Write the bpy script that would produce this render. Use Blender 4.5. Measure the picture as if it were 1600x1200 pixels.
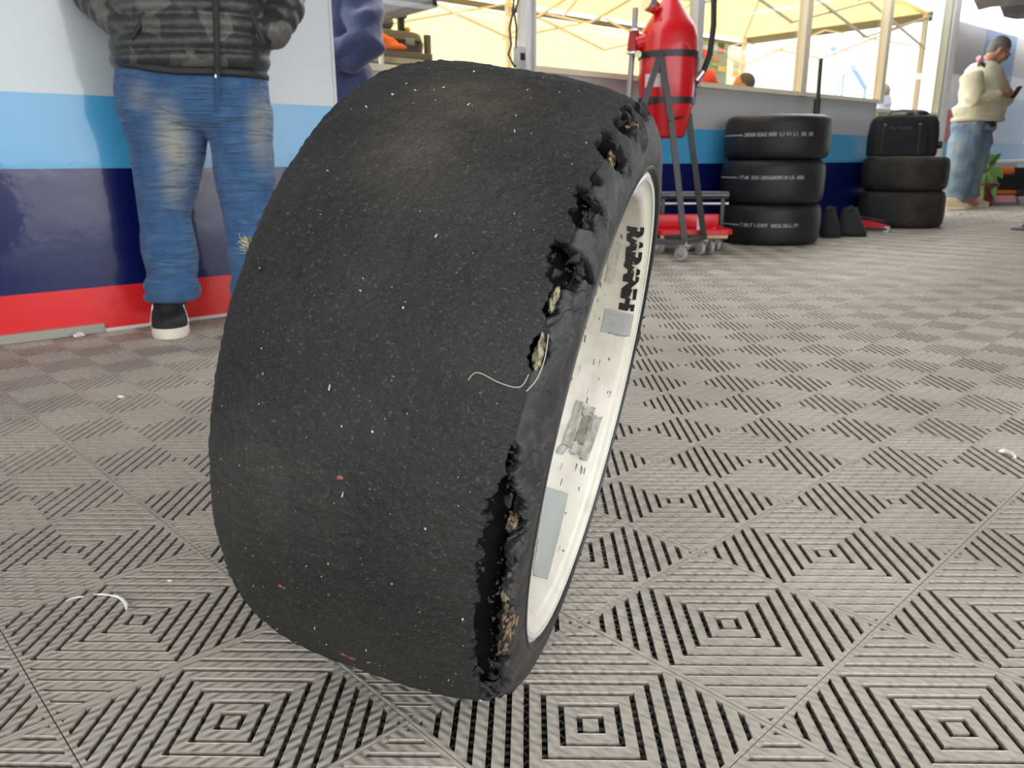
import bpy, bmesh, math, random
import numpy as np
from mathutils import Vector, Matrix, Euler

# ------------------------------------------------------------------ clear
for o in list(bpy.data.objects): bpy.data.objects.remove(o, do_unlink=True)
SC = bpy.context.scene
COL = SC.collection
PI = math.pi
random.seed(7); RNG = np.random.default_rng(7)

# ------------------------------------------------------------------ camera, world, exposure
H = 0.5907; PITCH = 0.2740; ROLL = -0.0049; FPX = 1231.07
def cam_axes():
    f = Vector((0, math.cos(PITCH), -math.sin(PITCH))); r = Vector((1, 0, 0)); u = r.cross(f)
    c, s = math.cos(ROLL), math.sin(ROLL)
    return r*c + u*s, u*c - r*s, f
CR, CU, CF = cam_axes()
cd = bpy.data.cameras.new('camera'); cam = bpy.data.objects.new('camera', cd); COL.objects.link(cam)
M = Matrix((CR, CU, -CF)).transposed().to_4x4(); M.translation = Vector((0, 0, H)); cam.matrix_world = M
cd.sensor_width = 36; cd.lens = FPX/1600*36; cd.clip_start = 0.02; cd.clip_end = 500
cd.dof.use_dof = True; cd.dof.focus_distance = 0.86; cd.dof.aperture_fstop = 12
SC.camera = cam
w = bpy.data.worlds.new('overcast_sky'); SC.world = w; w.use_nodes = True
nt = w.node_tree; nt.nodes.clear()
wo = nt.nodes.new('ShaderNodeOutputWorld'); wb = nt.nodes.new('ShaderNodeBackground')
tc = nt.nodes.new('ShaderNodeTexCoord'); sx = nt.nodes.new('ShaderNodeSeparateXYZ'); cr = nt.nodes.new('ShaderNodeValToRGB')
nt.links.new(tc.outputs['Generated'], sx.inputs[0]); nt.links.new(sx.outputs['Z'], cr.inputs[0])
cr.color_ramp.elements[0].position = 0.0; cr.color_ramp.elements[0].color = (0.98, 0.98, 1.0, 1)
cr.color_ramp.elements[1].position = 0.9; cr.color_ramp.elements[1].color = (0.86, 0.92, 1.0, 1)
nt.links.new(cr.outputs[0], wb.inputs[0]); wb.inputs[1].default_value = 3.6
nt.links.new(wb.outputs[0], wo.inputs[0])
sd = bpy.data.lights.new('veiled_sun', 'SUN'); sd.energy = 2.0; sd.angle = math.radians(25); sd.color = (1, .95, .88)
so = bpy.data.objects.new('veiled_sun', sd); COL.objects.link(so); so.rotation_euler = Euler((math.radians(48), 0, math.radians(150)))
SC.view_settings.view_transform = 'Standard'; SC.view_settings.look = 'None'
SC.view_settings.gamma = 1; SC.view_settings.use_curve_mapping = False
SC.view_settings.exposure = 0.0

# ------------------------------------------------------------------ frames of reference
AL = 0.706
SV = Vector((math.cos(AL), math.sin(AL), 0)); NV = Vector((-math.sin(AL), math.cos(AL), 0))
def W(s, d, z=0): return SV*s + NV*d + Vector((0, 0, z))          # along the booth wall, away from it, up
def ray(u, v): return (CR*((u-800)/FPX) + CU*((600-v)/FPX) + CF)
def at(u, v, Y):
    r = ray(u, v); return Vector((0, 0, H)) + r*(Y/r.y)
def onwall(u, v, d):
    r = ray(u, v); return Vector((0, 0, H)) + r*(d/r.dot(NV))
def onfloor(u, v, z=0):
    r = ray(u, v); return Vector((0, 0, H)) + r*((z-H)/r.z)
WALLROT = AL

# ------------------------------------------------------------------ materials
MATS = {}
def mat(name, color, rough=.5, spec=.5, metal=0, coat=0, coat_rough=.05, bump=None, var=None, trans=0, emit=None, sheen=0):
    if name in MATS: return MATS[name]
    m = bpy.data.materials.new(name); m.use_nodes = True; nt = m.node_tree; b = nt.nodes['Principled BSDF']
    b.inputs['Base Color'].default_value = (*color, 1); b.inputs['Roughness'].default_value = rough
    b.inputs['Specular IOR Level'].default_value = spec; b.inputs['Metallic'].default_value = metal
    b.inputs['Coat Weight'].default_value = coat; b.inputs['Coat Roughness'].default_value = coat_rough
    b.inputs['Sheen Weight'].default_value = sheen
    t = None
    def coords():
        nonlocal t
        if t is None: t = nt.nodes.new('ShaderNodeTexCoord')
        return t.outputs['Object']
    if var:   # (other colour, scale, lo, hi)
        n = nt.nodes.new('ShaderNodeTexNoise'); n.inputs['Scale'].default_value = var[1]; n.inputs['Detail'].default_value = 5
        nt.links.new(coords(), n.inputs['Vector'])
        r = nt.nodes.new('ShaderNodeValToRGB'); r.color_ramp.elements[0].position = var[2]; r.color_ramp.elements[1].position = var[3]
        r.color_ramp.elements[0].color = (*color, 1); r.color_ramp.elements[1].color = (*var[0], 1)
        nt.links.new(n.outputs['Fac'], r.inputs[0]); nt.links.new(r.outputs[0], b.inputs['Base Color'])
    if bump:  # (scale, strength, distance)
        n = nt.nodes.new('ShaderNodeTexNoise'); n.inputs['Scale'].default_value = bump[0]; n.inputs['Detail'].default_value = 4
        nt.links.new(coords(), n.inputs['Vector'])
        bp = nt.nodes.new('ShaderNodeBump'); bp.inputs['Strength'].default_value = bump[1]; bp.inputs['Distance'].default_value = bump[2]
        nt.links.new(n.outputs['Fac'], bp.inputs['Height']); nt.links.new(bp.outputs[0], b.inputs['Normal'])
    if emit:
        b.inputs['Emission Color'].default_value = (*emit[:3], 1); b.inputs['Emission Strength'].default_value = emit[3]
    MATS[name] = m; return m
def nodes(m): return m.node_tree, m.node_tree.nodes['Principled BSDF']
def N(nt, kind, **kw):
    n = nt.nodes.new(kind)
    for k, v in kw.items():
        if k in n.inputs: n.inputs[k].default_value = v
        else: setattr(n, k, v)
    return n

# printed stripes of the booth panels: grey, light blue, navy, red by height (vinyl print)
def stripe_mat(name, grey=(.52, .56, .575), rough=.25, coat=.8, red=True):
    m = mat(name, grey, rough, .5, coat=coat, coat_rough=.06); nt, b = nodes(m)
    t = N(nt, 'ShaderNodeTexCoord'); s = N(nt, 'ShaderNodeSeparateXYZ'); nt.links.new(t.outputs['Object'], s.inputs[0])
    mr = N(nt, 'ShaderNodeMath', operation='DIVIDE'); nt.links.new(s.outputs['Z'], mr.inputs[0]); mr.inputs[1].default_value = 2.0
    r = N(nt, 'ShaderNodeValToRGB'); r.color_ramp.interpolation = 'CONSTANT'
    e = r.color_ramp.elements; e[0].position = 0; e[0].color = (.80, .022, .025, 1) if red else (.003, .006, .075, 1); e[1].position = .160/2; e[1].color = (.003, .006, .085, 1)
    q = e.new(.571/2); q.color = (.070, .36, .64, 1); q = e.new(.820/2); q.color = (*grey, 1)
    nt.links.new(mr.outputs[0], r.inputs[0]); nt.links.new(r.outputs[0], b.inputs['Base Color'])
    n = N(nt, 'ShaderNodeTexNoise', Scale=9.0, Detail=3.0); nt.links.new(t.outputs['Object'], n.inputs['Vector'])
    bp = N(nt, 'ShaderNodeBump', Strength=.06, Distance=.02); nt.links.new(n.outputs['Fac'], bp.inputs['Height'])
    nt.links.new(bp.outputs[0], b.inputs['Normal']); nt.links.new(bp.outputs[0], b.inputs['Coat Normal'])
    return m
def cloth_translucent(name, color, amount=.5):
    m = bpy.data.materials.new(name); m.use_nodes = True; nt = m.node_tree; nt.nodes.clear()
    o = N(nt, 'ShaderNodeOutputMaterial'); d = N(nt, 'ShaderNodeBsdfDiffuse'); tr = N(nt, 'ShaderNodeBsdfTranslucent'); mx = N(nt, 'ShaderNodeMixShader')
    d.inputs[0].default_value = (*color, 1); tr.inputs[0].default_value = (*color, 1); mx.inputs[0].default_value = amount
    nt.links.new(d.outputs[0], mx.inputs[1]); nt.links.new(tr.outputs[0], mx.inputs[2]); nt.links.new(mx.outputs[0], o.inputs[0])
    MATS[name] = m; return m
def glass_mat():
    m = bpy.data.materials.new('thin_window_glass'); m.use_nodes = True; nt = m.node_tree; nt.nodes.clear()
    o = N(nt, 'ShaderNodeOutputMaterial'); t = N(nt, 'ShaderNodeBsdfTransparent'); g = N(nt, 'ShaderNodeBsdfGlossy'); f = N(nt, 'ShaderNodeLayerWeight'); pw5 = N(nt, 'ShaderNodeMath', operation='POWER'); ma = N(nt, 'ShaderNodeMath', operation='MULTIPLY_ADD'); mx = N(nt, 'ShaderNodeMixShader')
    g.inputs['Roughness'].default_value = .02; f.inputs['Blend'].default_value = .5; nt.links.new(f.outputs['Facing'], pw5.inputs[0]); pw5.inputs[1].default_value = 5; nt.links.new(pw5.outputs[0], ma.inputs[0]); ma.inputs[1].default_value = .95; ma.inputs[2].default_value = .04; t.inputs[0].default_value = (.95, .96, .96, 1)
    nt.links.new(ma.outputs[0], mx.inputs[0]); nt.links.new(t.outputs[0], mx.inputs[1]); nt.links.new(g.outputs[0], mx.inputs[2]); nt.links.new(mx.outputs[0], o.inputs[0])
    return m

BLACK = mat('black_painted_steel', (.018, .018, .02), .38)
BLACKP = mat('black_plastic', (.014, .014, .015), .5)
WHITE = mat('white_painted_aluminium', (.72, .71, .68), .35)
CREAM = mat('cream_powder_coat', (.74, .66, .48), .4)
STEEL = mat('galvanised_steel', (.62, .62, .60), .3, metal=.9)
REDP = mat('red_polyethylene', (.62, .006, .012), .3, coat=.3)
ORANGE = mat('orange_plastic', (.85, .20, .04), .5)
SKIN = mat('skin', (.50, .25, .17), .55)
GLASS = glass_mat()

# ------------------------------------------------------------------ mesh builder
class MB:
    def __init__(s): s.v = []; s.f = []
    def add(s, v, f, mtx=None):
        n = len(s.v)
        s.v += [tuple(mtx @ Vector(p)) if mtx else tuple(p) for p in v]; s.f += [tuple(i+n for i in q) for q in f]; return s
    def box(s, c, size, rot=None, taper=1):
        x, y, z = [k/2 for k in size]; q = []
        for sz in (-1, 1):
            k = taper if sz > 0 else 1
            q += [Vector((-x*k, -y*k, sz*z)), Vector((x*k, -y*k, sz*z)), Vector((x*k, y*k, sz*z)), Vector((-x*k, y*k, sz*z))]
        R = rot if rot is not None else Matrix.Identity(3)
        return s.add([R @ p + Vector(c) for p in q], [(3, 2, 1, 0), (4, 5, 6, 7), (0, 1, 5, 4), (1, 2, 6, 5), (2, 3, 7, 6), (3, 0, 4, 7)])
    def bar(s, a, b, w, h=None, up=(0, 0, 1)):
        a, b = Vector(a), Vector(b); d = b-a; L = d.length; z = d.normalized(); u = Vector(up)
        if abs(z.dot(u)) > .98: u = Vector((1, 0, 0))
        x = u.cross(z).normalized(); y = z.cross(x)
        return s.box((a+b)/2, (w, h or w, L), Matrix((x, y, z)).transposed())
    def tube(s, pts, r, n=10, caps=True, ry=None, ref=None):
        pts = [Vector(p) for p in pts]; k = len(pts)
        rs = [r]*k if not hasattr(r, '__len__') else list(r); rys = rs if ry is None else ([ry]*k if not hasattr(ry, '__len__') else list(ry))
        base = len(s.v); x = None
        for i, p in enumerate(pts):
            d = (pts[min(i+1, k-1)] - pts[max(i-1, 0)]).normalized()
            if x is None:
                u = Vector(ref) if ref else (Vector((1, 0, 0)) if abs(d.x) < .8 else Vector((0, 0, 1)))
                x = (u - d*u.dot(d)).normalized()
            else: x = (x - d*x.dot(d)).normalized()
            y = d.cross(x)
            for j in range(n):
                a = 2*PI*j/n; s.v.append(tuple(p + x*math.cos(a)*rs[i] + y*math.sin(a)*rys[i]))
        for i in range(k-1):
            for j in range(n):
                a = base+i*n+j; b = base+i*n+(j+1) % n; s.f.append((a, b, b+n, a+n))
        if caps:
            s.f.append(tuple(base+j for j in reversed(range(n)))); s.f.append(tuple(base+(k-1)*n+j for j in range(n)))
        return s
    def stack(s, secs, n=20, caps=True, p=2.0):      # horizontal sections (cx,cy,z,rx,ry), superellipse exponent p
        base = len(s.v)
        for (cx, cy, z, rx, ry) in secs:
            for j in range(n):
                a = 2*PI*j/n; c, q = math.cos(a), math.sin(a)
                s.v.append((cx+rx*math.copysign(abs(c)**(2/p), c), cy+ry*math.copysign(abs(q)**(2/p), q), z))
        for i in range(len(secs)-1):
            for j in range(n):
                a = base+i*n+j; b = base+i*n+(j+1) % n; s.f.append((a, b, b+n, a+n))
        if caps:
            s.f.append(tuple(base+j for j in reversed(range(n)))); s.f.append(tuple(base+(len(secs)-1)*n+j for j in range(n)))
        return s
    def lathe(s, prof, n=48, axis='z', closed=False, c=(0, 0, 0)):
        base = len(s.v); k = len(prof)
        for j in range(n):
            a = 2*PI*j/n
            for (r, h) in prof:
                q = (r*math.cos(a), r*math.sin(a), h)
                if axis == 'x': q = (h, q[0], q[1])
                if axis == 'y': q = (q[1], h, q[0])
                s.v.append((q[0]+c[0], q[1]+c[1], q[2]+c[2]))
        for j in range(n):
            for i in range(k if closed else k-1):
                a = base+j*k+i; b = base+j*k+(i+1) % k; c2 = base+((j+1) % n)*k
                s.f.append((a, c2+i, c2+(i+1) % k, b))
        return s
    def ell(s, c, r, n=16, m=10, rot=None):
        base = len(s.v); R = rot if rot is not None else Matrix.Identity(3)
        for i in range(m+1):
            t = PI*i/m
            for j in range(n):
                a = 2*PI*j/n
                s.v.append(tuple(R @ Vector((r[0]*math.sin(t)*math.cos(a), r[1]*math.sin(t)*math.sin(a), r[2]*math.cos(t))) + Vector(c)))
        for i in range(m):
            for j in range(n):
                a = base+i*n+j; b = base+i*n+(j+1) % n; s.f.append((a, a+n, b+n, b))
        return s
    def mesh(s, name, smooth=True):
        me = bpy.data.meshes.new(name); me.from_pydata(s.v, [], s.f); me.validate(); me.update()
        if smooth and len(me.polygons): me.polygons.foreach_set('use_smooth', [True]*len(me.polygons)); me.set_sharp_from_angle(angle=math.radians(38))
        return me
    def build(s, name, m, parent=None, smooth=True, bevel=0, loc=None, offset=None, fixn=True):
        if offset is not None:
            o = Vector(offset); s.v = [tuple(Vector(p)-o) for p in s.v]
        me = s.mesh(name, False)
        if fixn:
            bm = bmesh.new(); bm.from_mesh(me); bmesh.ops.recalc_face_normals(bm, faces=bm.faces)
            if bevel: bmesh.ops.bevel(bm, geom=bm.edges[:], offset=bevel, segments=2, affect='EDGES', profile=.5, clamp_overlap=True)
            bm.to_mesh(me); bm.free()
        if smooth and len(me.polygons):
            me.polygons.foreach_set('use_smooth', [True]*len(me.polygons)); me.set_sharp_from_angle(angle=math.radians(38))
        ob = bpy.data.objects.new(name, me); COL.objects.link(ob); me.materials.append(m)
        if parent: ob.parent = parent
        if loc is not None: ob.location = loc
        return ob
def thing(name, label, cat, loc=(0, 0, 0), rotz=0, group=None):
    o = bpy.data.objects.new(name, None); o.empty_display_size = .1; COL.objects.link(o)
    o.location = loc; o.rotation_euler = (0, 0, rotz); o['label'] = label; o['category'] = cat
    if group: o['group'] = group
    return o
def tag(o, label, cat, group=None):
    o['label'] = label; o['category'] = cat
    if group: o['group'] = group
    return o
def struct(name, mb, m, parent=None, **k):
    o = mb.build(name, m, parent, **k)
    if parent is None: o['kind'] = 'structure'
    return o
def remeshed(name, mb, voxel, m, parent=None, smooth=6, offset=None, extra=None, disp=None):
    """one continuous skin over overlapping limbs"""
    if offset is not None:
        o = Vector(offset); mb.v = [tuple(Vector(p)-o) for p in mb.v]
    me = mb.mesh(name, False)
    bm = bmesh.new(); bm.from_mesh(me); bmesh.ops.recalc_face_normals(bm, faces=bm.faces); bm.to_mesh(me); bm.free()
    ob = bpy.data.objects.new(name, me); COL.objects.link(ob)
    r = ob.modifiers.new('r', 'REMESH'); r.mode = 'VOXEL'; r.voxel_size = voxel
    if smooth:
        sm = ob.modifiers.new('s', 'SMOOTH'); sm.factor = .5; sm.iterations = smooth
    dg = bpy.context.evaluated_depsgraph_get(); ev = ob.evaluated_get(dg)
    m2 = bpy.data.meshes.new_from_object(ev); ob.modifiers.clear(); ob.data = m2; bpy.data.meshes.remove(me)
    if disp is not None:
        n = len(m2.vertices); co = np.empty(n*3); m2.vertices.foreach_get('co', co); no = np.empty(n*3); m2.vertex_normals.foreach_get('vector', no)
        co = co.reshape(-1, 3); no = no.reshape(-1, 3); co += no*disp(co)[:, None]; m2.vertices.foreach_set('co', co.ravel())
    if extra is not None:
        bm = bmesh.new(); bm.from_mesh(m2); ex = extra.mesh('x', False); bm.from_mesh(ex); bm.to_mesh(m2); bm.free(); bpy.data.meshes.remove(ex)
    m2.materials.clear(); m2.materials.append(m)
    m2.polygons.foreach_set('use_smooth', [True]*len(m2.polygons)); m2.update()
    if parent: ob.parent = parent
    return ob
def text_geo(s, size, bold=.0):
    c = bpy.data.curves.new('t', 'FONT'); c.body = s; c.size = size; c.align_x = 'CENTER'; c.align_y = 'CENTER'; c.offset = bold; c.resolution_u = 3
    o = bpy.data.objects.new('t', c); COL.objects.link(o)
    dg = bpy.context.evaluated_depsgraph_get(); me = bpy.data.meshes.new_from_object(o.evaluated_get(dg))
    bm = bmesh.new(); bm.from_mesh(me); bmesh.ops.subdivide_edges(bm, edges=[e for e in bm.edges if e.calc_length() > size*.5], cuts=1)
    bm.to_mesh(me); bm.free()
    v = [tuple(q.co) for q in me.vertices]; f = [tuple(p.vertices) for p in me.polygons]
    bpy.data.objects.remove(o); bpy.data.curves.remove(c); bpy.data.meshes.remove(me)
    return v, f
def rot_to(x, z):        # matrix with given local x and z columns
    z = Vector(z).normalized(); x = Vector(x); x = (x - z*x.dot(z)).normalized(); return Matrix((x, z.cross(x), z)).transposed()
def vnoise(x, y, seed=0):
    def h(i, j): 
        n = (i.astype(np.int64)*374761393 + j.astype(np.int64)*668265263 + seed*974711) & 0x7fffffff
        n = ((n ^ (n >> 13))*1274126177) & 0x7fffffff
        return ((n ^ (n >> 16)) & 0xffff)/65535.0
    xi, yi = np.floor(x), np.floor(y); fx, fy = x-xi, y-yi; fx = fx*fx*(3-2*fx); fy = fy*fy*(3-2*fy)
    return (h(xi, yi)*(1-fx)+h(xi+1, yi)*fx)*(1-fy) + (h(xi, yi+1)*(1-fx)+h(xi+1, yi+1)*fx)*fy
# ================================================================== SETTING
def wallframe(o): o.rotation_euler = (0, 0, WALLROT); return o
def wbox(mb, s0, s1, d0, d1, z0, z1): return mb.box(((s0+s1)/2, (d0+d1)/2, (z0+z1)/2), (s1-s0, d1-d0, z1-z0))

# ground beyond the tiles, and the dark underside seen through the tile slots
g = MB(); g.box((0, 0, -.06), (260, 260, .04)); struct('ground', g, mat('pale_asphalt', (.52, .51, .49), .9, var=((.44, .43, .41), 3, .35, .7)), smooth=False)

# ---- interlocking ribbed floor tiles: concentric square ribs, slots between, webs below
HD = .28*math.sqrt(2)/2; PITCHR = HD/10.15; TX0, TY0, TPHI = -.4455*.7, 1.0511*.7, -.0209
def tile_geo(detail):
    p = PITCHR; g = .33*p; B = .40*p; d = HD-.0009; D = -.0105
    V, F = [], []
    def poly(pts):
        for k in range(4):
            c, s = [(1, 0), (0, 1), (-1, 0), (0, -1)][k]
            n = len(V); V.extend([(x*c-y*s, x*s+y*c, z) for x, y, z in pts]); F.append(tuple(range(n, n+len(pts))))
    slots = [((.6+k)*p-g/2, (.6+k)*p+g/2) for k in range(10)]
    yl = lambda x: max(0., min(x, d-B-x)); ye = lambda x: max(0., min(x, d-x))
    edges = [0.] + [e for s in slots for e in s] + [d]
    for i in range(0, len(edges), 2):          # ribs
        x0, x1 = edges[i], edges[i+1]; xs = [x0] + ([d/2] if x0 < d/2 < x1 else []) + [x1]
        up = [(x, ye(x), 0) for x in xs if x == x0 or ye(x) > 1e-6 or x == x1]; lo = [(x, -y, z) for x, y, z in reversed(up) if y > 1e-6]
        if i == 0: up = up
        poly([q for q in lo[::-1]] + [q for q in up[::-1]]) if False else poly(lo[::-1] + up[::-1])
    for k, (x0, x1) in enumerate(slots):
        y0, y1 = yl(x0), yl(x1)
        poly([(x0, -y0, D), (x0, y0, D), (x0, y0, 0), (x0, -y0, 0)])
        poly([(x1, -y1, 0), (x1, y1, 0), (x1, y1, D), (x1, -y1, D)])
        # raised bead along the outer edge of every slot, it catches the light
        bw, bh = .0011, .0007
        xb = x1+bw; yb = max(0, min(xb, d-B-xb))
        if y1 > .002:
            poly([(x1, -y1, 0), (x1+bw*.4, -y1, bh), (x1+bw*.4, y1, bh), (x1, y1, 0)]); poly([(x1+bw*.4, -y1, bh), (xb, -y1, 0), (xb, y1, 0), (x1+bw*.4, y1, bh)])
        if ye(x0) > y0+1e-5:                     # frame strip closing the slot at the seam
            for s in (1, -1):
                a = [(x0, s*y0, 0), (x1, s*y1, 0), (x1, s*ye(x1), 0), (x0, s*ye(x0), 0)]; poly(a if s > 0 else a[::-1])
                b = [(x0, s*y0, 0), (x0, s*y0, D), (x1, s*y1, D), (x1, s*y1, 0)]; poly(b if s > 0 else b[::-1])
        if detail:
            n = max(1, int(2*y0/(.55*p))); z = -.0066
            for j in range(n):
                yc = -y0 + (j+.5)*2*y0/n; hw = .11*p; sl = (.16*p if (j+k) % 2 else -.16*p) if k % 2 else 0; hw = .10*p if k % 2 else .14*p
                q = [(x0, yc-hw-sl, z), (x1, yc-hw+sl, z), (x1, yc+hw+sl, z), (x0, yc+hw-sl, z)]
                poly(q); poly([q[0], (x0, yc-hw-sl, D), (x1, yc-hw+sl, D), q[1]])
    # outer skirt
    poly([(d, 0, 0), (d, 0, D), (0, d, D), (0, d, 0)])
    return V, F
plast = mat('ribbed_floor_plastic', (.30, .275, .245), .42, .5)
nt, b = nodes(plast)
t = N(nt, 'ShaderNodeTexCoord'); s = N(nt, 'ShaderNodeSeparateXYZ'); nt.links.new(t.outputs['Object'], s.inputs[0])
ad = N(nt, 'ShaderNodeMath', operation='ADD'); nt.links.new(s.outputs['X'], ad.inputs[0]); nt.links.new(s.outputs['Y'], ad.inputs[1])
mu = N(nt, 'ShaderNodeMath', operation='MULTIPLY'); nt.links.new(ad.outputs[0], mu.inputs[0]); mu.inputs[1].default_value = 2*PI/(.84*PITCHR)
si = N(nt, 'ShaderNodeMath', operation='SINE'); nt.links.new(mu.outputs[0], si.inputs[0])
sb = N(nt, 'ShaderNodeMath', operation='SUBTRACT'); nt.links.new(s.outputs['X'], sb.inputs[0]); nt.links.new(s.outputs['Y'], sb.inputs[1])
m2 = N(nt, 'ShaderNodeMath', operation='MULTIPLY'); nt.links.new(sb.outputs[0], m2.inputs[0]); m2.inputs[1].default_value = 2*PI/(2.0*PITCHR)
s2 = N(nt, 'ShaderNodeMath', operation='SINE'); nt.links.new(m2.outputs[0], s2.inputs[0])
m3 = N(nt, 'ShaderNodeMath', operation='MULTIPLY_ADD'); nt.links.new(s2.outputs[0], m3.inputs[0]); m3.inputs[1].default_value = .45; m3.inputs[2].default_value = .55; m4 = N(nt, 'ShaderNodeMath', operation='MULTIPLY'); nt.links.new(m3.outputs[0], m4.inputs[0]); nt.links.new(si.outputs[0], m4.inputs[1])
bp = N(nt, 'ShaderNodeBump', Strength=.8, Distance=.0019); nt.links.new(m4.outputs[0], bp.inputs['Height']); nt.links.new(bp.outputs[0], b.inputs['Normal'])
geo = N(nt, 'ShaderNodeNewGeometry')
n1 = N(nt, 'ShaderNodeTexNoise', Scale=3.0, Detail=6.0); nt.links.new(geo.outputs['Position'], n1.inputs['Vector'])
rp = N(nt, 'ShaderNodeValToRGB'); rp.color_ramp.elements[0].position = .3; rp.color_ramp.elements[1].position = .72
rp.color_ramp.elements[0].color = (.355, .318, .265, 1); rp.color_ramp.elements[1].color = (.49, .44, .37, 1)
nt.links.new(n1.outputs['Fac'], rp.inputs[0])
# colour darkens below the tread level, down inside the slots
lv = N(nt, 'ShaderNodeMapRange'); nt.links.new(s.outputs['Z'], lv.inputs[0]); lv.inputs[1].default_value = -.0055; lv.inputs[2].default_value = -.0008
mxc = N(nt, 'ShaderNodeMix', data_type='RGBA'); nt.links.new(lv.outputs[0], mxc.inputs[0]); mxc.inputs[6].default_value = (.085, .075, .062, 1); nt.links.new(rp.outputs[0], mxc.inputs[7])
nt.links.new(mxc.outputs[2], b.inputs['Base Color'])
n2 = N(nt, 'ShaderNodeTexNoise', Scale=9.0, Detail=3.0); nt.links.new(geo.outputs['Position'], n2.inputs['Vector'])
rr = N(nt, 'ShaderNodeMapRange'); nt.links.new(n2.outputs['Fac'], rr.inputs[0]); rr.inputs[3].default_value = .30; rr.inputs[4].default_value = .50
nt.links.new(rr.outputs[0], b.inputs['Roughness'])

fl = MB(); wbox(fl, -2.8, 17, -1.2, 4.6, -.032, -.012); fl.v = [tuple(W(x, y, z)) for x, y, z in fl.v]; floor = struct('floor', fl, mat('dark_base_under_tiles', (.012, .011, .010), .95), smooth=False)  # near-black base, shows dark through slots and seams
cands = []
cph, sph = math.cos(TPHI), math.sin(TPHI)
for a in range(-40, 70):
    for bq in range(-14, 75):
        if (a+bq) % 2: continue
        x = TX0+HD*(a*cph-bq*sph); y = TY0+HD*(a*sph+bq*cph); P = Vector((x, y, 0)); r = P-Vector((0, 0, H)); z = r.dot(CF)
        sd_ = P.dot(SV); dd = P.dot(NV); seen = False
        if z > .3:
            u = 800+FPX*r.dot(CR)/z; v = 600-FPX*r.dot(CU)/z; mg = 330*.9/max(z, .5)+40; seen = -mg < u < 1600+mg and v < 1200+mg
        if not seen and not (-1.0 < dd and -2.6 < sd_ < 13): continue
        if dd > (3.20 if sd_ < 1.5 else 3.82 if sd_ < 9.0 else 4.55): continue
        if y > 14: continue
        cands.append((r.length + (0 if seen else 1000), x, y, a))
cands.sort()
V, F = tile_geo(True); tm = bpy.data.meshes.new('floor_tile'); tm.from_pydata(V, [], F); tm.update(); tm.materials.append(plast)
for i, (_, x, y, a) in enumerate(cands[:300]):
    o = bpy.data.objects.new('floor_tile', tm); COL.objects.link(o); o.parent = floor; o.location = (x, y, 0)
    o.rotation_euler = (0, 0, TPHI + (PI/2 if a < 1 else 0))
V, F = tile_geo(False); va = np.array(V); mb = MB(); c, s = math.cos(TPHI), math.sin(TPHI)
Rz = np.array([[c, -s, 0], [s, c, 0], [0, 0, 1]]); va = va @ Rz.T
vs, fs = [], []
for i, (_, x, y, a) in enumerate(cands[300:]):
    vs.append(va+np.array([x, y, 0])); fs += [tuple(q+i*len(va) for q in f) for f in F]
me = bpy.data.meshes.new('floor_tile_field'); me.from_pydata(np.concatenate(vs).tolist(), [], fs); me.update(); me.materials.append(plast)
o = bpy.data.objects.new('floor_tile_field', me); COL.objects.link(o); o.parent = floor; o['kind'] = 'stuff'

# ---- booth panels
STR = stripe_mat('striped_vinyl_panel')
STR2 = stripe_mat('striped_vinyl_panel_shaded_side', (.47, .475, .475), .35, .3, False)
p = MB(); wbox(p, -3.2, 1.70, 0, .05, .012, 2.36)
wl = wallframe(struct('wall_left', p, STR, smooth=False)); wl.location = W(0, 3.127)
s160 = onfloor(160, 516).dot(SV)
p = MB(); wbox(p, -3.2, s160, -.012, .05, 0.001, .034); a = wallframe(struct('trim_1', p, mat('weathered_aluminium', (.36, .35, .30), .5, metal=.4), smooth=False, bevel=.002)); a.location = W(0, 3.124)
p = MB(); wbox(p, s160, 1.70, 0, .05, .001, .0125); a = wallframe(struct('trim_2', p, WHITE, smooth=False)); a.location = W(0, 3.121)
p = MB(); wbox(p, 1.70, 1.712, -.003, .053, .012, 2.36); a = wallframe(struct('trim_3', p, WHITE, smooth=False)); a.location = W(0, 3.127)

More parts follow.
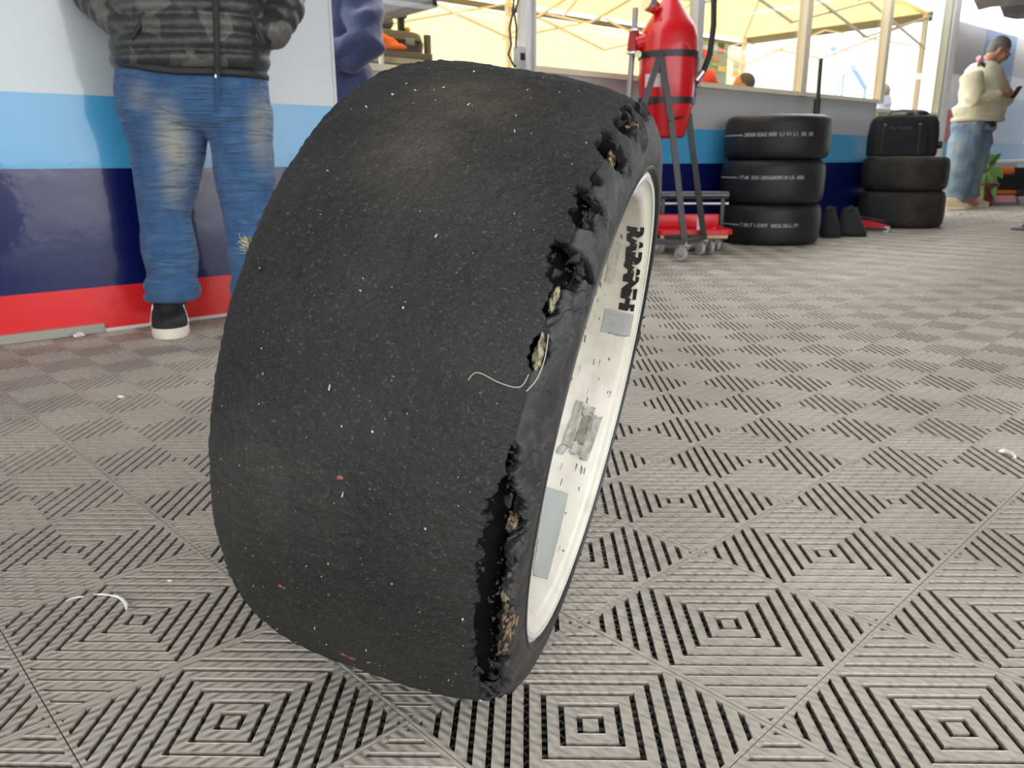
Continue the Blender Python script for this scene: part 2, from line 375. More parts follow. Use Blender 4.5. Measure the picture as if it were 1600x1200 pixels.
DB = 3.732
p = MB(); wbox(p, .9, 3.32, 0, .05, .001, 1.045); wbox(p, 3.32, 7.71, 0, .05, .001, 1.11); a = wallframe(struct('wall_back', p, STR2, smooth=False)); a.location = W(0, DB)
p = MB(); wbox(p, 7.76, 9.0, 0, .05, .001, 1.03); a = wallframe(struct('wall_back_cream', p, CREAM, smooth=False)); a.location = W(0, DB)
posts = [1.72, onwall(825, 110, DB).dot(SV), onwall(1086, 110, DB).dot(SV), onwall(1250, 150, DB).dot(SV), onwall(1373, 160, DB).dot(SV), onwall(1462, 178, DB).dot(SV)]
pw = [.05, .085, .075, .085, .075, .03]; pm = [WHITE, WHITE, mat('grey_painted_aluminium', (.5, .5, .5), .4), CREAM, CREAM, mat('pale_green_frame', (.50, .52, .42), .4)]
for i in range(5):
    s0, s1 = posts[i], posts[i+1]; z0 = (1.045, 1.11, 1.11, 1.11, 1.03)[i]; fm = CREAM if i > 1 else WHITE
    f = MB(); wbox(f, s0, s1, -.022, .055, z0, z0+.034); wbox(f, s0, s1, -.01, .05, 2.30, 2.36)
    wdw = wallframe(struct('window_%d' % (i+1), f, CREAM, smooth=False)); wdw.location = W(0, DB)
    q = MB(); wbox(q, s0+pw[i]/2, s1-pw[i+1]/2, .020, .024, z0+.034, 2.30); q.build('pane', GLASS, wdw, smooth=False)
    q = MB(); wbox(q, s1-pw[i+1]/2, s1+pw[i+1]/2, -.03, .05, z0 if i < 4 else .001, 2.36); q.build('post', pm[i+1], wdw, smooth=False, bevel=.004)
    if i == 0:
        q = MB(); wbox(q, s0-.02, s0+.03, -.03, .05, z0, 2.36); q.build('post', WHITE, wdw, smooth=False)
    if i == 1:      # rails of the aluminium extrusion
        q = MB(); wbox(q, s0-.018, s0+.010, -.048, -.03, 1.11, 2.36); q.build('extrusion_rail', mat('bright_aluminium', (.8, .8, .8), .25, metal=.7), wdw, smooth=False)
jb = MB(); wbox(jb, 9.07, 9.22, -.04, .06, .001, 2.4); a = wallframe(struct('trim_4', jb, mat('white_door_jamb', (.80, .76, .71), .4), smooth=False, bevel=.006)); a.location = W(0, DB)
jb = MB(); wbox(jb, 9.025, 9.07, -.02, .05, .001, 2.4); a = wallframe(struct('trim_5', jb, mat('khaki_door_seal', (.60, .57, .42), .5), smooth=False)); a.location = W(0, DB)

# neighbouring booth panel behind the man with the phone
p = MB(); wbox(p, 11.15, 17.5, 0, .05, .001, 2.28); wr = wallframe(struct('wall_right', p, stripe_mat('striped_vinyl_panel_far', (.58, .59, .62), .5, .08), smooth=False)); wr.location = W(0, 4.5)
def prt(s0, s1, z0, z1, m, k=0, nm='print_reflection_block'):  # blocks of real print and of painted reflections
    q = MB(); q.add([(s0, -.004, z0), (s1, -.004, z0), (s1+k, -.004, z1), (s0+k, -.004, z1), (s0, .001, z0), (s1, .001, z0), (s1+k, .001, z1), (s0+k, .001, z1)],
                    [(0, 1, 2, 3), (7, 6, 5, 4), (0, 4, 5, 1), (1, 5, 6, 2), (2, 6, 7, 3), (3, 7, 4, 0)])
    return q.build(nm, m, wr, smooth=False)
prt(11.2, 12.12, 1.66, 2.26, mat('taupe_reflection', (.26, .24, .235), .5, coat=.08))  # taupe reflection in the panel, put into its colour
prt(12.13, 13.25, 1.66, 2.26, mat('steel_blue_reflection', (.085, .16, .27), .5, coat=.08))  # blue reflection painted as a flat block
prt(13.3, 17.4, 1.75, 2.26, mat('light_taupe_reflection', (.42, .38, .36), .5, coat=.08))  # lighter taupe reflection, likewise painted on
prt(11.22, 11.72, .825, 1.22, mat('crimson_print', (.42, .012, .012), .5, coat=.05))
prt(12.95, 14.1, .825, 1.45, mat('pale_blue_print', (.32, .47, .68), .5, coat=.05), .25)
prt(14.0, 17.4, .30, .568, mat('black_print', (.01, .01, .012), .4))

# awning roof over the work area
aw = mat('awning_fabric', (.46, .44, .42), .7, var=((.30, .28, .26), 2.2, .35, .7), bump=(3, .4, .03))
p = MB(); wbox(p, -6, 9.3, -.9, 3.10, 2.40, 2.43); a = wallframe(struct('ceiling', p, aw, smooth=False))
n = 46; vs = []; fs = []
for i in range(n):
    for j in range(10):
        vs.append(tuple(Vector((9.3+i*.2, -.9+j*(5.0/9), 2.40 + .05*math.sin(i*1.3+j*.9) + .03*math.sin(i*2.9-j*1.7) - .006*i*(j/9)))))
for i in range(n-1):
    for j in range(9): fs.append((i*10+j, i*10+j+1, (i+1)*10+j+1, (i+1)*10+j))
a = wallframe(MB().add(vs, fs).build('awning_skirt', mat('grey_awning_fabric', (.20, .18, .17), .45, var=((.32, .29, .27), 6, .4, .65)))); a['kind'] = 'structure'

# added dark wall right of the frame, keeps the back wall's reflections dark
p = MB(); wbox(p, 4.2, 32, -1.32, -1.28, .001, 2.42); a = wallframe(struct('wall_added_dark', p, mat('charcoal_added_wall', (.07, .07, .075), .6), smooth=False))

# ================================================================== THE WORN TYRE (foreground)
TX = Vector((.94416606, -.28151651, -.17116924)); TZ = Vector((.16403305, -.04890878, .98524164)); TY = TZ.cross(TX)
tyre = thing('racing_tyre', 'large worn-out black slick tyre leaning in the foreground, shoulder ripped open around its white rim', 'tyre')
TM = Matrix((TX, TY, TZ)).transposed().to_4x4(); TM.translation = Vector((-.03771197, .88982586, .3458168+.0005)); tyre.matrix_world = TM
# local frame: x = axle towards the open side, angle th from the top (z) towards +y (away from the camera)
R0, WH, RSL, KL, KR, RSR = .3399, .1436, .2913, 3.928, 3.283, .3003
def prof_r(a):
    t = np.clip(a/WH, -1, 1); at_ = np.abs(t)
    return np.where(t < 0, RSL+(R0-RSL)*np.sqrt(np.maximum(0, 1-at_**KL)), RSR+(R0-RSR)*np.sqrt(np.maximum(0, 1-at_**KR)))
# opening of the tear along the shoulder (degrees, half-width, strength)
TEARS = [(228, 6, .55), (238, 6, .62), (247, 7, .72), (256, 6, .66), (263, 5, .60), (270, 5, .72), (275, 2.5, .35), (280, 2.2, .22), (294.5, 2.6, .26), (301.6, 2.4, .22), (306.0, 2.2, .55), (308.6, 1.5, 1.15), (315.5, 2.2, .42), (318.5, 1.6, .75), (323, 1.6, .22), (331, 3.2, .62), (333.6, 1.2, .95), (340, 3.0, .5), (345.5, 2.5, .8), (352, 3, .45), (0, 4, .35), (216, 5, .4), (206, 5, .3)]
def gap(th):
    d = np.degrees(th) % 360; g = np.zeros_like(d)
    for c, w_, s_ in TEARS:
        x = np.abs((d-c+180) % 360-180)/w_; g = np.maximum(g, s_*np.clip(1.2-x**2, 0, 1)**.7)
    rag = vnoise(d*.75, d*0+3, 5)*.45 + vnoise(d*2.3, d*0+9, 6)*.40
    return .015 + g*(.55+rag*.75)
NT = 1440; TH = np.linspace(0, 2*PI, NT, endpoint=False) + PI/2
def ring_mesh(name, A, RR, m, parent, smooth=True):
    """A, RR: arrays (NT, K) of axial position and radius"""
    K = A.shape[1]; x = A; y = RR*np.sin(TH)[:, None]; z = RR*np.cos(TH)[:, None]
    co = np.stack([x, y, z], -1).reshape(-1, 3)
    i = np.arange(NT)[:, None]; j = np.arange(K-1)[None]; i2 = (i+1) % NT
    f = np.stack([i*K+j, i*K+j+1, i2*K+j+1, i2*K+j], -1).reshape(-1, 4)
    me = bpy.data.meshes.new(name); me.from_pydata(co.tolist(), [], f.tolist()); me.update(); me.materials.append(m)
    if smooth: me.polygons.foreach_set('use_smooth', [True]*len(me.polygons))
    o = bpy.data.objects.new(name, me); COL.objects.link(o); o.parent = parent; return o
thd = np.degrees(TH)
# --- materials
tread_m = mat('worn_tread_rubber', (.028, .028, .027), .70, .30); nt, b = nodes(tread_m)
t = N(nt, 'ShaderNodeTexCoord')
na = N(nt, 'ShaderNodeTexNoise', Scale=260.0, Detail=4.0, Distortion=1.6); nb = N(nt, 'ShaderNodeTexNoise', Scale=75.0, Detail=5.0, Distortion=.8); nc = N(nt, 'ShaderNodeTexNoise', Scale=7.0, Detail=5.0); nd = N(nt, 'ShaderNodeTexNoise', Scale=900.0, Detail=2.0)
for q in (na, nb, nc, nd): nt.links.new(t.outputs['Object'], q.inputs['Vector'])
m1 = N(nt, 'ShaderNodeMath', operation='MULTIPLY_ADD'); nt.links.new(nb.outputs['Fac'], m1.inputs[0]); m1.inputs[1].default_value = 1.5; nt.links.new(na.outputs['Fac'], m1.inputs[2])
bp = N(nt, 'ShaderNodeBump', Strength=1.0, Distance=.0026); nt.links.new(m1.outputs[0], bp.inputs['Height'])
b2 = N(nt, 'ShaderNodeBump', Strength=.6, Distance=.0009); nt.links.new(nd.outputs['Fac'], b2.inputs['Height']); nt.links.new(bp.outputs[0], b2.inputs['Normal']); nt.links.new(b2.outputs[0], b.inputs['Normal'])
rp = N(nt, 'ShaderNodeValToRGB'); rp.color_ramp.elements[0].position = .35; rp.color_ramp.elements[1].position = .7
rp.color_ramp.elements[0].color = (.013, .013, .012, 1); rp.color_ramp.elements[1].color = (.030, .0295, .027, 1); nt.links.new(nc.outputs['Fac'], rp.inputs[0])
# pale brown scrubbed stain near the top, dust grains
def blob_fac(center, r0, r1):
    vm = N(nt, 'ShaderNodeVectorMath', operation='DISTANCE'); nt.links.new(t.outputs['Object'], vm.inputs[0]); vm.inputs[1].default_value = center
    mr = N(nt, 'ShaderNodeMapRange', interpolation_type='SMOOTHSTEP'); nt.links.new(vm.outputs['Value'], mr.inputs[0]); mr.inputs[1].default_value = r1; mr.inputs[2].default_value = r0; return mr.outputs[0]
def mixc(fac, c, prev):
    mx = N(nt, 'ShaderNodeMix', data_type='RGBA'); nt.links.new(fac, mx.inputs[0]); nt.links.new(prev, mx.inputs[6]); mx.inputs[7].default_value = (*c, 1); return mx.outputs[2]
def loc_of(a, deg, dr=0):
    r = float(prof_r(np.array(a)))+dr; return (a, r*math.sin(math.radians(deg)), r*math.cos(math.radians(deg)))
c = rp.outputs[0]
nf = N(nt, 'ShaderNodeTexNoise', Scale=30.0, Detail=6.0); nt.links.new(t.outputs['Object'], nf.inputs['Vector'])
for (a, dg, r0, r1, colr) in ((-.005, 334, .005, .085, (.095, .078, .056)), (-.02, 318, .0, .07, (.085, .075, .06)), (-.07, 268, 0, .11, (.050, .049, .045))):
    f0 = blob_fac(loc_of(a, dg), r0, r1); mm = N(nt, 'ShaderNodeMath', operation='MULTIPLY'); nt.links.new(f0, mm.inputs[0]); nt.links.new(nf.outputs['Fac'], mm.inputs[1]); c = mixc(mm.outputs[0], colr, c)
vo = N(nt, 'ShaderNodeTexNoise', Scale=420.0, Detail=1.0); nt.links.new(t.outputs['Object'], vo.inputs['Vector'])
mr = N(nt, 'ShaderNodeMapRange'); nt.links.new(vo.outputs['Fac'], mr.inputs[0]); mr.inputs[1].default_value = .62; mr.inputs[2].default_value = .76; mr.inputs[4].default_value = .38
c = mixc(mr.outputs[0], (.16, .155, .14), c); nt.links.new(c, b.inputs['Base Color'])
side_m = mat('scuffed_sidewall_rubber', (.030, .030, .030), .55, .4); nt, b = nodes(side_m)
t = N(nt, 'ShaderNodeTexCoord'); na = N(nt, 'ShaderNodeTexNoise', Scale=55.0, Detail=7.0, Distortion=1.0); nt.links.new(t.outputs['Object'], na.inputs['Vector'])
vr = N(nt, 'ShaderNodeTexVoronoi', feature='DISTANCE_TO_EDGE', Scale=38.0); dn = N(nt, 'ShaderNodeTexNoise', Scale=22.0, Detail=3.0)
nt.links.new(t.outputs['Object'], dn.inputs['Vector']); ms = N(nt, 'ShaderNodeVectorMath', operation='MULTIPLY_ADD'); nt.links.new(dn.outputs['Color'], ms.inputs[0]); ms.inputs[1].default_value = (.06, .06, .06); nt.links.new(t.outputs['Object'], ms.inputs[2]); nt.links.new(ms.outputs[0], vr.inputs['Vector'])
ck = N(nt, 'ShaderNodeMapRange'); nt.links.new(vr.outputs['Distance'], ck.inputs[0]); ck.inputs[1].default_value = .0; ck.inputs[2].default_value = .05
gt = N(nt, 'ShaderNodeMapRange'); nt.links.new(dn.outputs['Fac'], gt.inputs[0]); gt.inputs[1].default_value = .60; gt.inputs[2].default_value = .52
mxk = N(nt, 'ShaderNodeMath', operation='MAXIMUM'); nt.links.new(ck.outputs[0], mxk.inputs[0]); nt.links.new(gt.outputs[0], mxk.inputs[1])
hh = N(nt, 'ShaderNodeMath', operation='MULTIPLY_ADD'); nt.links.new(mxk.outputs[0], hh.inputs[0]); hh.inputs[1].default_value = 1.6; nt.links.new(na.outputs['Fac'], hh.inputs[2])
bp = N(nt, 'ShaderNodeBump', Strength=.7, Distance=.0028); nt.links.new(hh.outputs[0], bp.inputs['Height']); nt.links.new(bp.outputs[0], b.inputs['Normal'])
rp = N(nt, 'ShaderNodeValToRGB'); rp.color_ramp.elements[0].position = .4; rp.color_ramp.elements[1].position = .75; rp.color_ramp.elements[0].color = (.014, .014, .014, 1); rp.color_ramp.elements[1].color = (.050, .048, .045, 1)
nt.links.new(na.outputs['Fac'], rp.inputs[0]); nt.links.new(rp.outputs[0], b.inputs['Base Color'])
liner_m = mat('torn_inner_rubber', (.0045, .0045, .0045), .9, .15, bump=(60, .8, .004))  # near-black colour carries the shade inside the tear
shred_m = mat('shredded_rubber', (.022, .021, .020), .8, .3, bump=(120, .7, .002))
cord_m = mat('exposed_cord_fibre', (.27, .19, .115), .95, .1, var=((.03, .027, .024), 170, .38, .60), bump=(260, .9, .003))
pale_m = mat('pale_cord_fibre', (.34, .32, .20), .95, .1, var=((.09, .085, .05), 160, .4, .65), bump=(300, .9, .002))
thread_m = mat('pale_thread', (.52, .48, .36), .9)
# --- tread band
G = gap(TH)
tn = np.linspace(0, 1, 170)
a_edge = .1262 - .0125*np.clip(G*1.6, 0, 1) + (vnoise(thd*1.3, thd*0, 21)-.5)*.0045*np.clip(G*3, .12, 1) + (vnoise(thd*4.1, thd*0, 22)-.5)*.005*np.clip(G*2, .06, 1)
A = -WH + (a_edge[:, None]+WH)*tn[None]
RR = prof_r(A)
T2, A2 = np.meshgrid(thd, np.ones(170), indexing='ij')
arc = T2/180*PI*.33
lump = (vnoise(arc*45, A*45, 1)-.5)*.0018 + (vnoise(arc*120, A*120, 2)-.5)*.0013 + (vnoise(arc*240, A*300, 3)-.5)*.0012
left = np.clip((-A-.055)/.06, 0, 1); lump += left*((vnoise(arc*190, A*190, 4)-.5)*.0024 + (vnoise(arc*70, A*90, 12)-.5)*.0010)
edge = np.clip((A-a_edge[:, None]+.012)/.012, 0, 1); lump += edge*(vnoise(arc*150, A*60, 14)-.55)*.0028*np.clip(G*2, .2, 1)[:, None]
for (a, dg, rad, dep) in ((-.108, 297, .0045, .003), (-.075, 297, .005, .003), (.06, 314, .004, .002), (.03, 330, .004, .0015), (.055, 246, .005, .002)):
    dist = np.sqrt((A-a)**2 + ((T2-dg)/180*PI*.33)**2); lump -= dep*np.exp(-(dist/rad)**2)
    lump += dep*.35*np.exp(-((dist-rad*1.6)/(rad*.5))**2)
RR = RR + lump
thick = np.stack([a_edge-.0006, a_edge-.003, a_edge-.012], 1); rt = np.stack([RR[:, -1]-.0035, RR[:, -1]-.0075-(vnoise(thd*2.2, thd*0, 30))*.002, RR[:, -1]-.009], 1)
ring_mesh('tread', np.concatenate([A, thick], 1), np.concatenate([RR, rt], 1), tread_m, tyre)
# --- outer sidewall: follows the shoulder down to the bead, its outer edge is eaten away by the tear
sa = np.array([.1265, .1315, .1365, .1400, .1425, .1440, .1452, .1458, .1455, .1442, .1425, .1400, .1370]); sr = np.array([.3235, .3195, .3135, .3070, .2995, .2930, .2850, .2770, .2710, .2668, .2642, .2622, .2600])
sl = np.concatenate([[0], np.cumsum(np.hypot(np.diff(sa), np.diff(sr)))]); KS = 30
q = np.linspace(0, 1, KS)
far = np.clip(np.sin(TH), 0, 1)
start = .044*np.clip(G-.03, 0, 1.2) + (vnoise(thd*1.9, thd*0, 40)-.4)*.005*np.clip(G*2, .05, 1)
start = np.clip(start, 0, .050)
L = start[:, None] + (sl[-1]-start[:, None])*q[None]
SA = np.interp(L, sl, sa); SR = np.interp(L, sl, sr)
T3 = np.repeat(thd[:, None], KS, 1); arc3 = T3/180*PI*.3
bulge = (vnoise(arc3*60, L*70, 41)-.5)*.0010 + (vnoise(arc3*25, L*30, 42)-.5)*.0016; bulge *= np.clip(1-q[None]*1.1, .0, 1)
curl = np.clip(1-q[None]*7, 0, 1)*np.clip(G*1.3, 0, 1)[:, None]*(vnoise(arc3*50, L*0, 43)-.40)*.009
SA2 = SA + bulge + curl*.5; SR2 = SR + curl
e = np.stack([SA2[:, 0]-.004, SA2[:, 0]-.009], 1); er = np.stack([SR2[:, 0]-.003, SR2[:, 0]-.008], 1)
ring_mesh('outer_sidewall', np.concatenate([e[:, ::-1], SA2], 1), np.concatenate([er[:, ::-1], SR2], 1), side_m, tyre)
# --- inner sidewall (far face) and liner
def lathe_ring(name, prof, m, parent, n=128):
    o = MB().lathe([(r, a) for a, r in prof], n, 'x').build(name, m, parent); return o
lathe_ring('inner_sidewall', [(-.1436, .2915), (-.147, .285), (-.149, .275), (-.148, .268), (-.145, .263), (-.140, .259)], side_m, tyre)
lathe_ring('liner', [(.104, .312), (.116, .300), (.122, .285), (.124, .270), (.118, .258), (.0, .250), (-.1, .250), (-.125, .27), (-.125, .295), (-.10, .318), (0, .326), (.09, .318), (.104, .312)], liner_m, tyre)
# rim markings on the sidewall rib, bead ring
lathe_ring('bead_rib', [(.1449, .2700), (.1466, .2685), (.1466, .2668), (.1440, .2655)], mat('black_bead_rubber', (.018, .018, .018), .45), tyre)
# --- the wheel: polished white rim, tape and sticker remains
rim_m = mat('dirty_white_rim', (.62, .59, .49), .38, .5, coat=.2, var=((.50, .47, .38), 28, .45, .75), bump=(90, .12, .002))
lip_m = mat('polished_rim_lip', (.80, .79, .75), .22, .5, metal=.35)
rim = lathe_ring('rim', [(.1360, .2640), (.1405, .2630), (.1420, .2585), (.1418, .2545), (.1375, .2500), (.1362, .2440), (.1340, .2385), (.1300, .2360), (.105, .2355), (.060, .2310), (.045, .2200), (.030, .2140), (-.06, .2120), (-.12, .2300), (-.140, .2380), (-.1430, .2585), (-.1440, .2630), (-.1380, .2635), (-.1300, .2470), (-.06, .2200), (.03, .2220), (.06, .2390), (.12, .2450), (.1360, .2640)], rim_m, tyre)
lp = MB().lathe([(.2595, .1424), (.2575, .1436), (.2555, .1436), (.2535, .1424), (.2545, .1412), (.2590, .1412)], 160, 'x', closed=True).build('rim_lip', lip_m, rim)
def r_bar(a): return float(np.interp(a, [.045, .060, .105, .130, .134], [.220, .231, .2355, .2360, .2385]))
def barrel_pt(a, deg, h=0): 
    r = r_bar(a)-h; return (a, r*math.sin(math.radians(deg)), r*math.cos(math.radians(deg)))
def patch(name, m, a00, a01, a10, a11, d0, d1, h=.0012, n=14, k=6, jag=.002, crinkle=.0012):
    """curved sheet on the barrel: axial range a00..a01 at angle d0, a10..a11 at angle d1"""
    mb = MB(); V = []; F = []
    for lay in (1, 0):
        for i in range(n+1):
            t_ = i/n; lo = a00+(a10-a00)*t_ + random.uniform(-jag, jag)*(.5 if lay else .5); hi = a01+(a11-a01)*t_
            for j in range(k+1):
                dd = d0+(d1-d0)*t_ + (random.uniform(-.5, .5) if i in (0, n) else 0)
                V.append(barrel_pt(lo+(hi-lo)*j/k, dd, (h + random.uniform(0, crinkle)) if lay else .0))
    off = (n+1)*(k+1)
    for i in range(n):
        for j in range(k):
            a_ = i*(k+1)+j; F += [(a_, a_+1, a_+k+2, a_+k+1)]
    ring = [j for j in range(k+1)] + [i*(k+1)+k for i in range(1, n+1)] + [n*(k+1)+j for j in range(k-1, -1, -1)] + [i*(k+1) for i in range(n-1, 0, -1)]
    for x, y in zip(ring, ring[1:]+ring[:1]): F.append((x, y, y+off, x+off))
    return mb.add(V, F).build(name, m, rim)
tape_m = mat('silver_duct_tape', (.38, .39, .37), .42, .5, coat=.2, bump=(45, .5, .002))
o = patch('duct_tape', tape_m, .098, .137, .097, .137, 73.5, 82); o['label'] = 'dull silver tape with a torn corner below the black letters'
o = patch('duct_tape', tape_m, .074, .109, .105, .124, 141, 178, n=22); o['label'] = 'long crumpled silver tape strip at the foot of the rim'
dk = mat('dark_glue_residue', (.12, .11, .09), .6, var=((.25, .23, .19), 60, .4, .6), bump=(80, .6, .002))
patch('tape_remnant', mat('grey_tape_remnant', (.40, .39, .34), .5, var=((.30, .29, .25), 80, .4, .6), bump=(70, .9, .002)), .084, .0955, .080, .0925, 108, 124.5, .0018, 10, 4, .001, .0025)
patch('tape_remnant', MATS['grey_tape_remnant'], .112, .125, .1085, .121, 111.5, 127.5, .0018, 10, 4, .001, .003)
patch('tape_remnant', MATS['grey_tape_remnant'], .0955, .112, .0955, .112, 109, 112.2, .0018, 4, 5, .001, .003)
patch('tape_remnant', MATS['grey_tape_remnant'], .0945, .1105, .0935, .1095, 122.5, 126.5, .0018, 4, 5, .001, .003)
patch('glue_stain', dk, .0965, .1095, .0945, .1075, 112.5, 122, .0006, 8, 5, .0015, .0006)
patch('tape_remnant', tape_m, .0775, .0895, .0745, .086, 124.5, 127.5, .0012, 4, 4, .001, .002)
patch('grip_residue', mat('pale_sticker_residue', (.52, .50, .42), .6, bump=(120, .9, .002)), .094, .108, .092, .104, 45, 63, .0006, 12, 5, .002, .0016)
# black sticker lettering, half worn away
ltr_m = mat('black_sticker', (.010, .010, .010), .5)
for ch, dg in (('R', 38.4), ('A', 44.8), ('B', 50.9), ('A', 57.0), ('N', 62.6), ('H', 69.0)):
    tv, tf = text_geo(ch, .0240, .0023); V = []
    for (x, y, z) in tv:
        a_ = .1245 + y*1.0; d_ = dg + math.degrees(x*1.58/.235); V.append(barrel_pt(a_, d_, .0006))
    n0 = len(V); V += [barrel_pt(.1245+y, dg+math.degrees(x*1.58/.235), 0) for (x, y, z) in tv]
    MB().add(V, tf).build('lettering', ltr_m, rim, smooth=False, fixn=False)
# scratches and small chips
sc = MB()
for i in range(70):
    a_ = random.uniform(.07, .13); d_ = random.uniform(30, 175); l_ = random.uniform(.2, 1.6); w_ = random.uniform(.0003, .0011)
    p4 = [barrel_pt(a_-w_, d_-l_, .0004), barrel_pt(a_+w_, d_-l_*.8, .0004), barrel_pt(a_+w_*.6+random.uniform(-.002, .002), d_+l_, .0004), barrel_pt(a_-w_*.6, d_+l_*.7, .0004)]
    sc.add(p4, [(0, 1, 2, 3)])
o = sc.build('scratch_marks', mat('scratch_grime', (.14, .13, .11), .7), rim, smooth=False); o['kind'] = 'stuff'
# spokes deep inside the wheel (mostly hidden from the photograph's side)
sp = MB()
sp.lathe([(.030, -.03), (.060, -.03), (.060, -.055), (.030, -.055)], 40, 'x', closed=True)
sp.build('hub', mat('grey_hub', (.25, .25, .25), .4, metal=.6), tyre)
for k in range(10):
    a_ = 2*PI*k/10; c_, s_ = math.cos(a_), math.sin(a_)
    MB().bar((-.042, .055*s_, .055*c_), (-.05, .2135*s_, .2135*c_), .024, .030, up=(1, 0, 0)).build('spoke', MATS['grey_hub'], tyre, smooth=False, bevel=.004)
# --- torn rubber: flaps, cords, fluff
def lump_mesh(name, m, c, size, seed, parent=tyre, sub=3, amp=.45, rot=None, rough=.0):
    bm = bmesh.new(); bmesh.ops.create_icosphere(bm, subdivisions=sub, radius=1); rg = np.random.default_rng(seed); ph = rg.uniform(0, 6, (6, 3)); fr = rg.uniform(1.5, 6, (6, 3))
    co = np.array([tuple(v.co) for v in bm.verts]); d = sum(np.sin(co @ fr[k]+ph[k][0])/(1+k*.4) for k in range(6))/3
    if rough:
        f_ = 4.5; d = d + rough*(vnoise(co[:, 0]*f_+9, co[:, 1]*f_+co[:, 2]*3, seed)-.5)*1.6 + rough*(vnoise(co[:, 1]*f_*2.3+5, co[:, 2]*f_*2.3+co[:, 0]*4, seed+1)-.5)*1.4 + rough*(vnoise(co[:, 2]*f_*5, co[:, 0]*f_*5+co[:, 1]*6, seed+2)-.5)
    co = co*(1+amp*d)[:, None]
    for v, q in zip(bm.verts, co):
        p_ = Vector((q[0]*size[0], q[1]*size[1], q[2]*size[2])); v.co = (rot @ p_ if rot is not None else p_) + Vector(c)
    me = bpy.data.meshes.new(name); bm.to_mesh(me); bm.free(); me.materials.append(m); me.polygons.foreach_set('use_smooth', [True]*len(me.polygons))
    o = bpy.data.objects.new(name, me); COL.objects.link(o); o.parent = parent; return o
def polar(a, r, deg): return Vector((a, r*math.sin(math.radians(deg)), r*math.cos(math.radians(deg))))
def rim_rot(deg):     # local frame: x = axle, y = tangent, z = outwards
    z = polar(0, 1, deg); x = Vector((1, 0, 0)); return Matrix((x, z.cross(x), z)).transposed()
for i, (a, r, dg, sz, m_, lb) in enumerate([
        (.1405, .2965, 249, (.0035, .024, .014), cord_m, 'tan frayed cord patch in the lowest tear'), (.138, .305, 244, (.004, .006, .008), cord_m, None), (.1325, .304, 269.5, (.003, .006, .008), cord_m, None),
        (.139, .299, 259.5, (.003, .008, .006), cord_m, None), (.136, .304, 256, (.003, .004, .004), pale_m, None), (.129, .3145, 329.5, (.004, .010, .004), cord_m, 'tan cord showing in the tear near the top'),
        (.1265, .3185, 294.5, (.0028, .012, .005), pale_m, 'greenish pale fibre showing in a slit'), (.1262, .3205, 301.8, (.0022, .008, .003), pale_m, None), (.134, .310, 276, (.003, .005, .005), cord_m, None), (.131, .312, 343.5, (.005, .006, .005), cord_m, None), (.130, .313, 316, (.003, .008, .005), shred_m, None), (.1355, .306, 308, (.003, .006, .006), shred_m, None)]):
    o = lump_mesh('exposed_cord', m_, polar(a, r, dg), sz, 50+i, rot=rim_rot(dg), amp=.55, sub=4, rough=.9)
    if lb: o['label'] = lb
def flap(deg, a, r, ln, wd, lean, twist, th_=.004):
    """a torn tongue of rubber"""
    R = rim_rot(deg); V = []; n = 5
    for k in range(n+1):
        t_ = k/n; ww = wd*(1-t_**1.6*.85); cx = t_*ln*math.cos(lean+t_*.8); cz = t_*ln*math.sin(lean+t_*.8); cy = twist*t_*ln + random.uniform(-.001, .001)
        tt = th_*(1-.6*t_)
        for (dy, dz) in ((-ww/2, tt/2), (ww/2+random.uniform(-.001, .001), tt/2), (ww/2, -tt/2), (-ww/2, -tt/2)): V.append(Vector((a, 0, 0)) + R @ Vector((cx, cy+dy, cz+dz)) + polar(0, r, deg))
    F = [(3, 2, 1, 0), tuple(n*4+j for j in range(4))]
    for k in range(n):
        for j in range(4): F.append((k*4+j, k*4+(j+1) % 4, k*4+4+(j+1) % 4, k*4+4+j))
    return MB().add(V, F).build('rubber_flap', shred_m, tyre)
random.seed(11)
for (dg, a, r, ln, wd, lean, tw) in [(243, .141, .300, .013, .020, 2.4, .2), (264.5, .1385, .302, .010, .022, 2.6, -.2), (235, .138, .304, .016, .012, 2.2, .5), (231, .119, .323, .012, .007, -.5, -.6), (227, .121, .321, .012, .008, -.3, .4), (239, .117, .324, .009, .006, -.6, .3), (233, .134, .310, .012, .006, 2.0, -.7), (229, .133, .312, .014, .007, 1.9, .6),
        (271, .115, .3235, .006, .007, -.6, .2), (273.5, .131, .316, .007, .009, 2.6, .3), (309.5, .1345, .313, .010, .007, 2.5, -.6), (305.2, .121, .324, .007, .007, -.5, .5), (319.5, .130, .318, .008, .007, 2.4, .4), (333.5, .131, .317, .010, .009, 2.3, .5),
        (339, .123, .324, .008, .008, -.2, -.3), (344, .128, .320, .010, .008, 1.9, .3), (348, .127, .321, .011, .007, 1.7, -.4), (354, .128, .320, .010, .008, 1.6, .5), (1, .129, .319, .010, .008, 1.4, -.3), (282, .127, .320, .005, .008, 2.6, .2), (222, .129, .317, .014, .009, 1.5, .6), (218, .132, .312, .012, .009, 1.2, -.5)]:
    flap(dg, a, r, ln, wd, lean, tw)
bits = MB()
for i in range(420):
    dg = random.choice([t_[0] + random.gauss(0, t_[1]*.7) for t_ in TEARS[:14]]); gq = float(gap(np.array([math.radians(dg)]))[0])
    a = random.choice([.1185-.004*gq, .124+.014*min(1, gq)])+random.uniform(-.003, .003); r = float(np.interp(a, sa, sr))*.995 if a > .1265 else float(prof_r(np.array(a)))-.003
    p_ = polar(a, r, dg); s_ = random.uniform(.0008, .0026)
    bits.add([p_+Vector((random.uniform(-1, 1), random.uniform(-1, 1), random.uniform(-1, 1)))*s_ for _ in range(4)], [(0, 1, 2), (0, 2, 3), (0, 3, 1), (1, 3, 2)])
